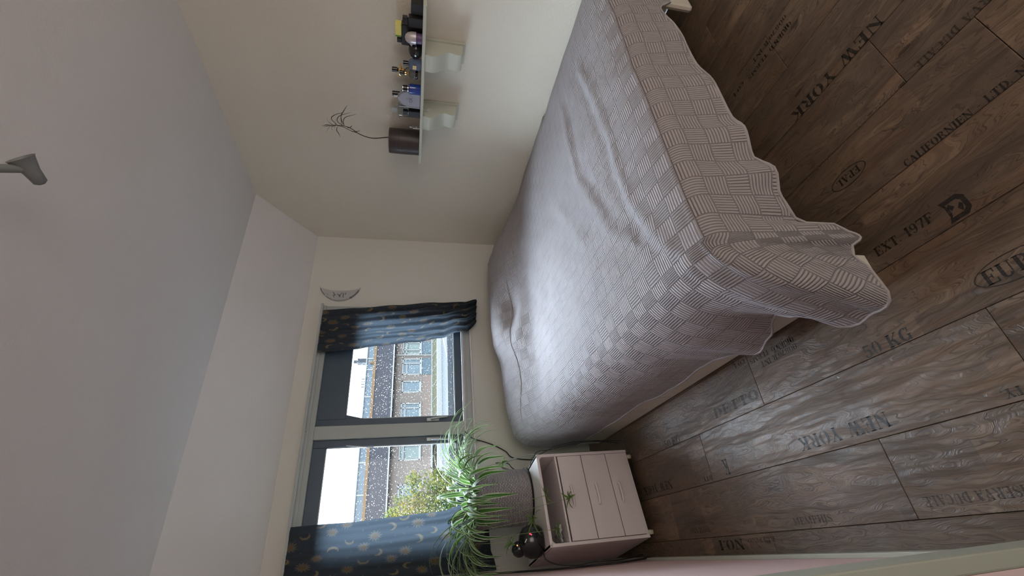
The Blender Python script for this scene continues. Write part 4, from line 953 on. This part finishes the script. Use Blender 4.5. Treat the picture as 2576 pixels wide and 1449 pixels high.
# monogram on the grey bottle (reads from the room)
th_, gx_, gy_, gz_ = GREYB
M['mono'] = plain('monogram_ink', (.05, .05, .06), .5)
mm = MB()
def yz(p): return (gx_ - .0005, gy_ + p[0], gz_ + p[1])
for i in range(16):
    a, b_ = 2 * pi * i / 18 + .35, 2 * pi * (i + 1) / 18 + .35
    mm.quad(*[yz((.012 - .010 * cos(q) * r_, .062 + .010 * sin(q) * r_)) for q, r_ in ((a, 1), (b_, 1), (b_, .8), (a, .8))])
for (y0, z0, y1, z1) in ((-.002, .052, -.002, .090), (-.002, .062, -.014, .074), (-.005, .064, -.014, .051)):
    mm.quad(*[yz(p) for p in line(y0, z0, y1, z1, .0018)])
mm.build('monogram', M['mono'], th_)

# ------------------------------------------------------------------ outdoors: terraced houses across the street
def E_(x, z): return (x * LS, 1.45 + (z - 1.45) * LS)
FY = 22 * LS
hb_ = thing('apartment_building', 'beige terrace with grey tiled roof and white framed windows across the street', 'building', (9, FY, -2))
def fbox(name, mat, x0, z0, x1, z1, d0=-.1, d1=.1, parent=hb_):
    (a, b_), (c, d) = E_(x0, z0), E_(x1, z1); return box(name, M[mat], a, FY + d0, b_, c, FY + d1, d, parent)
# facade with window openings (recessed windows)
wins = [(9.32, 1.03, 10.02, 1.95), (8.20, 1.01, 9.09, 1.94), (7.27, 1.02, 7.89, 1.92), (5.85, 1.01, 6.75, 1.94), (4.05, .99, 4.98, 1.95), (2.45, 1.0, 3.05, 1.93), (.6, 1.0, 1.5, 1.93)]
fac = MB(); xsL = sorted([-2.5, 17.0] + [w for q in wins for w in (q[0], q[2])])
def fb(x0, z0, x1, z1, d0=0, d1=.3):
    (a, b_), (c, d) = E_(x0, z0), E_(x1, z1); fac.box(a, FY + d0, b_, c, FY + d1, d)
fb(-2.5, -3.2, 17, .99); fb(-2.5, 1.945, 17, 2.36)
prev = -2.5
for q in sorted(wins): fb(prev, .99, q[0], 1.945); prev = q[2]
fb(prev, .99, 17, 1.945); fac.build('facade', M['facade'], hb_)
fbox('lower_panel', 'facadelow', 5.0, .48, 8.18, .99, -.02, 0)
for k, (x0, z0, x1, z1) in enumerate(wins):
    (a, b_), (c, d) = E_(x0, z0), E_(x1, z1); fw = .085; f = MB()
    f.box(a, FY + .02, b_, a + fw, FY + .16, d); f.box(c - fw, FY + .02, b_, c, FY + .16, d); f.box(a, FY + .02, b_, c, FY + .16, b_ + fw); f.box(a, FY + .02, d - fw, c, FY + .16, d)
    if k != 2:
        f.box(a, FY + .02, d - .36, c, FY + .16, d - .29) if k != 1 else f.box(a, FY + .02, d - .40, a + .9, FY + .16, d - .33)
        mxx = a + (c - a) * (.70 if k in (3, 4) else .33 if k == 0 else .68); f.box(mxx, FY + .02, b_, mxx + .07, FY + .16, d)
    fo = f.build('window_frame', M['ewhite'], hb_)
    box('window_pane', M['epale' if k in (0, 4) else 'eglass'], a + .02, FY + .12, b_ + .02, c - .02, FY + .14, d - .02, fo)
    box('window_sill', M['ewhite'], a - .05, FY - .08, b_ - .07, c + .05, FY + .05, b_, fo)
fbox('blue_panel', 'eblue', 9.32, .48, 10.02, .99, -.04, .0); fbox('blue_panel', 'eblue', 8.20, .50, 9.09, .98, -.04, .0)
fbox('downpipe', 'ewhite', 9.235, .46, 9.275, 2.36, -.12, -.03)
fbox('gutter', 'ewhite', -2.5, 2.34, 17, 2.405, -.45, .05); fbox('cornice', 'ewhite', -2.5, .42, 17, .485, -.6, .02)
# roof
RY = FY + 4.4; zr = 1.45 + .0818 * RY; ze = E_(0, 2.39)[1]
rf_ = MB(); x0, x1 = -4, 27
rf_.add([(x0, FY - .35, ze), (x1, FY - .35, ze), (x1, RY, zr), (x0, RY, zr), (x0, FY - .35, ze - .15), (x1, FY - .35, ze - .15), (x1, RY, zr - .15), (x0, RY, zr - .15)], [(0, 1, 2, 3), (7, 6, 5, 4), (0, 4, 5, 1), (3, 2, 6, 7), (0, 3, 7, 4), (1, 5, 6, 2)])
rf_.build('roof', M['tiles'], hb_)
box('ridge_board', M['orange'], x0, RY, zr - .1, x1, RY + .3, zr + .24, hb_)
# rear row beyond the ridge
CY = FY + 9; cb_ = thing('roof_terrace', 'pale blue clad upper storey beyond the tiled roof', 'building', (12, CY, 0))
za, zb_ = -2, 1.45 + .1015 * CY
box('cladding', M['eband'], -6, CY, za, 34, CY + 3, zb_, cb_); box('parapet', M['ewhite'], -6, CY - .1, zb_, 34, CY + 3.1, zb_ + .10, cb_)
for xx in (5.4, 8.1, 11.2, 14.2, 17.0, 18.2): box('cladding_joint', M['ewhite'], xx, CY - .06, za, xx + .12, CY, zb_, cb_)
cx0 = 9.03 * CY / 22
ch = MB(); ch.box(cx0 - .23, CY + .2, zb_ + .1, cx0 + .23, CY + .9, zb_ + 1.0); cho = ch.build('chimney', M['egrey'], cb_); MB().lathe([(.18, 0), (.16, .35), (.19, .36)], c=(cx0, CY + .55, zb_ + 1.0), n=14).build('chimney_pot', M['egrey'], cho)
for k in range(4): MB().tube([(8.1 * CY / 22 - k * .28, CY + .5, zb_ + .1), (8.1 * CY / 22 - k * .28, CY + .5, zb_ + .45)], .05, 6).build('vent_pipe', M['egrey'], cb_)
MB().tube([(17.8, CY - .12, 1.45 + .088 * CY), (17.8, CY - .12, 1.45 + .095 * CY)], .14, 10).build('orange_lamp', M['orange'], cb_)
# canopy roof and felt roof in front of the terrace
an = thing('canopy', 'long pale canopy roof along the foot of the beige terrace', 'canopy', (10, FY - 2, 0))
def strip(name, mat, x0, x1, Ya, za, Yb, zb, parent, th=.08):
    m = MB(); m.add([(x0, Ya, za), (x1, Ya, za), (x1, Yb, zb), (x0, Yb, zb), (x0, Ya, za - th), (x1, Ya, za - th), (x1, Yb, zb - th), (x0, Yb, zb - th)], [(0, 1, 2, 3), (7, 6, 5, 4), (0, 4, 5, 1), (3, 2, 6, 7), (0, 3, 7, 4), (1, 5, 6, 2)]); return m.build(name, M[mat], parent)
def zl(zz, Y): return 1.45 + (zz - 1.45) / 22 * Y
YA, YB2 = FY - .98, FY - 3.8
strip('canopy_sheet', 'canopy', 8.6, 27, YB2, zl(-.03, YB2), YA, zl(.43, YA), an)
for k in range(14):
    xx = 9.2 + k * 1.25; MB().tube([(xx, YB2, zl(-.03, YB2) + .03), (xx, YA, zl(.43, YA) + .03)], .022, 5).build('canopy_rib', M['ewhite'], an)
box('fascia', M['ewhite'], 8.6, YB2 - .12, zl(-.10, YB2), 27, YB2, zl(-.02, YB2), an)
box('canopy_wall', M['facadelow'], 8.8, YB2 + .05, -8, 26.8, YB2 + .25, zl(-.10, YB2), an)
fx = thing('flat_roof', 'flat grey felt roof with white edge below the terrace', 'roof', (10, 26, -1))
Y2 = 26.0
box('felt', M['egrey'], -6, Y2, zl(-.36, Y2) - .3, 27, 31.4, zl(-.36, Y2), fx); box('white_edge', M['ewhite'], -6, 31.2, zl(-.36, Y2), 27, 31.4, zl(-.36, Y2) + .35, fx); box('roof_wall', M['edark'], -6, Y2 + .1, -8, 27, 31.3, zl(-.36, Y2) - .3, fx)
MB().prism([(0, 0), (2.6, .0), (2.6, .5)], lambda a, b, d: (11 + a * 1.0, d, zl(-.36, Y2) + b), Y2 + .3, Y2 + .5).build('skylight', M['ewhite'], fx)
tag(box('ground', M['edark'], -30, 4.2, -8.2, 50, 70, -8), 'dark wet ground far below the window', 'ground', kind='structure')
# tree
te = thing('autumn_tree', 'green and gold autumn tree in front of the terrace', 'tree', (1.9, 14.5, -8))
MB().tube([(1.9, 14.6, -8), (1.8, 14.6, -3), (1.9, 14.6, -.5), (1.7, 14.6, 1.2)], [.22, .16, .10, .04], 10).build('trunk', M['bark'], te, smooth=60)
lv = MB(); rng = random.Random(9)
blobs = [((1.35, 14.6, 1.35), .62), ((1.75, 14.5, 1.0), .60), ((.9, 14.7, 1.0), .8), ((1.2, 14.6, .2), .95), ((2.05, 14.5, .25), .40), ((1.75, 14.5, .45), .55), ((.2, 14.7, .4), 1.0), ((1.2, 14.8, 1.9), .26), ((2.1, 14.4, 1.35), .22), ((1.6, 14.6, -.6), 1.1), ((2.25, 14.4, .62), .14), ((.4, 14.8, 1.5), .55)]
for c, R in blobs:
    for _ in range(int(1500 * R * R) + 60):
        while True:
            d = Vector((rng.uniform(-1, 1), rng.uniform(-1, 1), rng.uniform(-1, 1)))
            if .25 < d.length < 1: break
        p = Vector(c) + d * R * (1 + .2 * rng.uniform(-1, 1)); s_ = rng.uniform(.03, .06); a = Vector((rng.uniform(-1, 1), rng.uniform(-1, 1), rng.uniform(-1, 1))).normalized(); b_ = a.orthogonal().normalized()
        lv.quad(p - a * s_, p + b_ * s_ * .6, p + a * s_, p - b_ * s_ * .6)
tag(lv.build('foliage', M['tree'], te), kind='stuff')
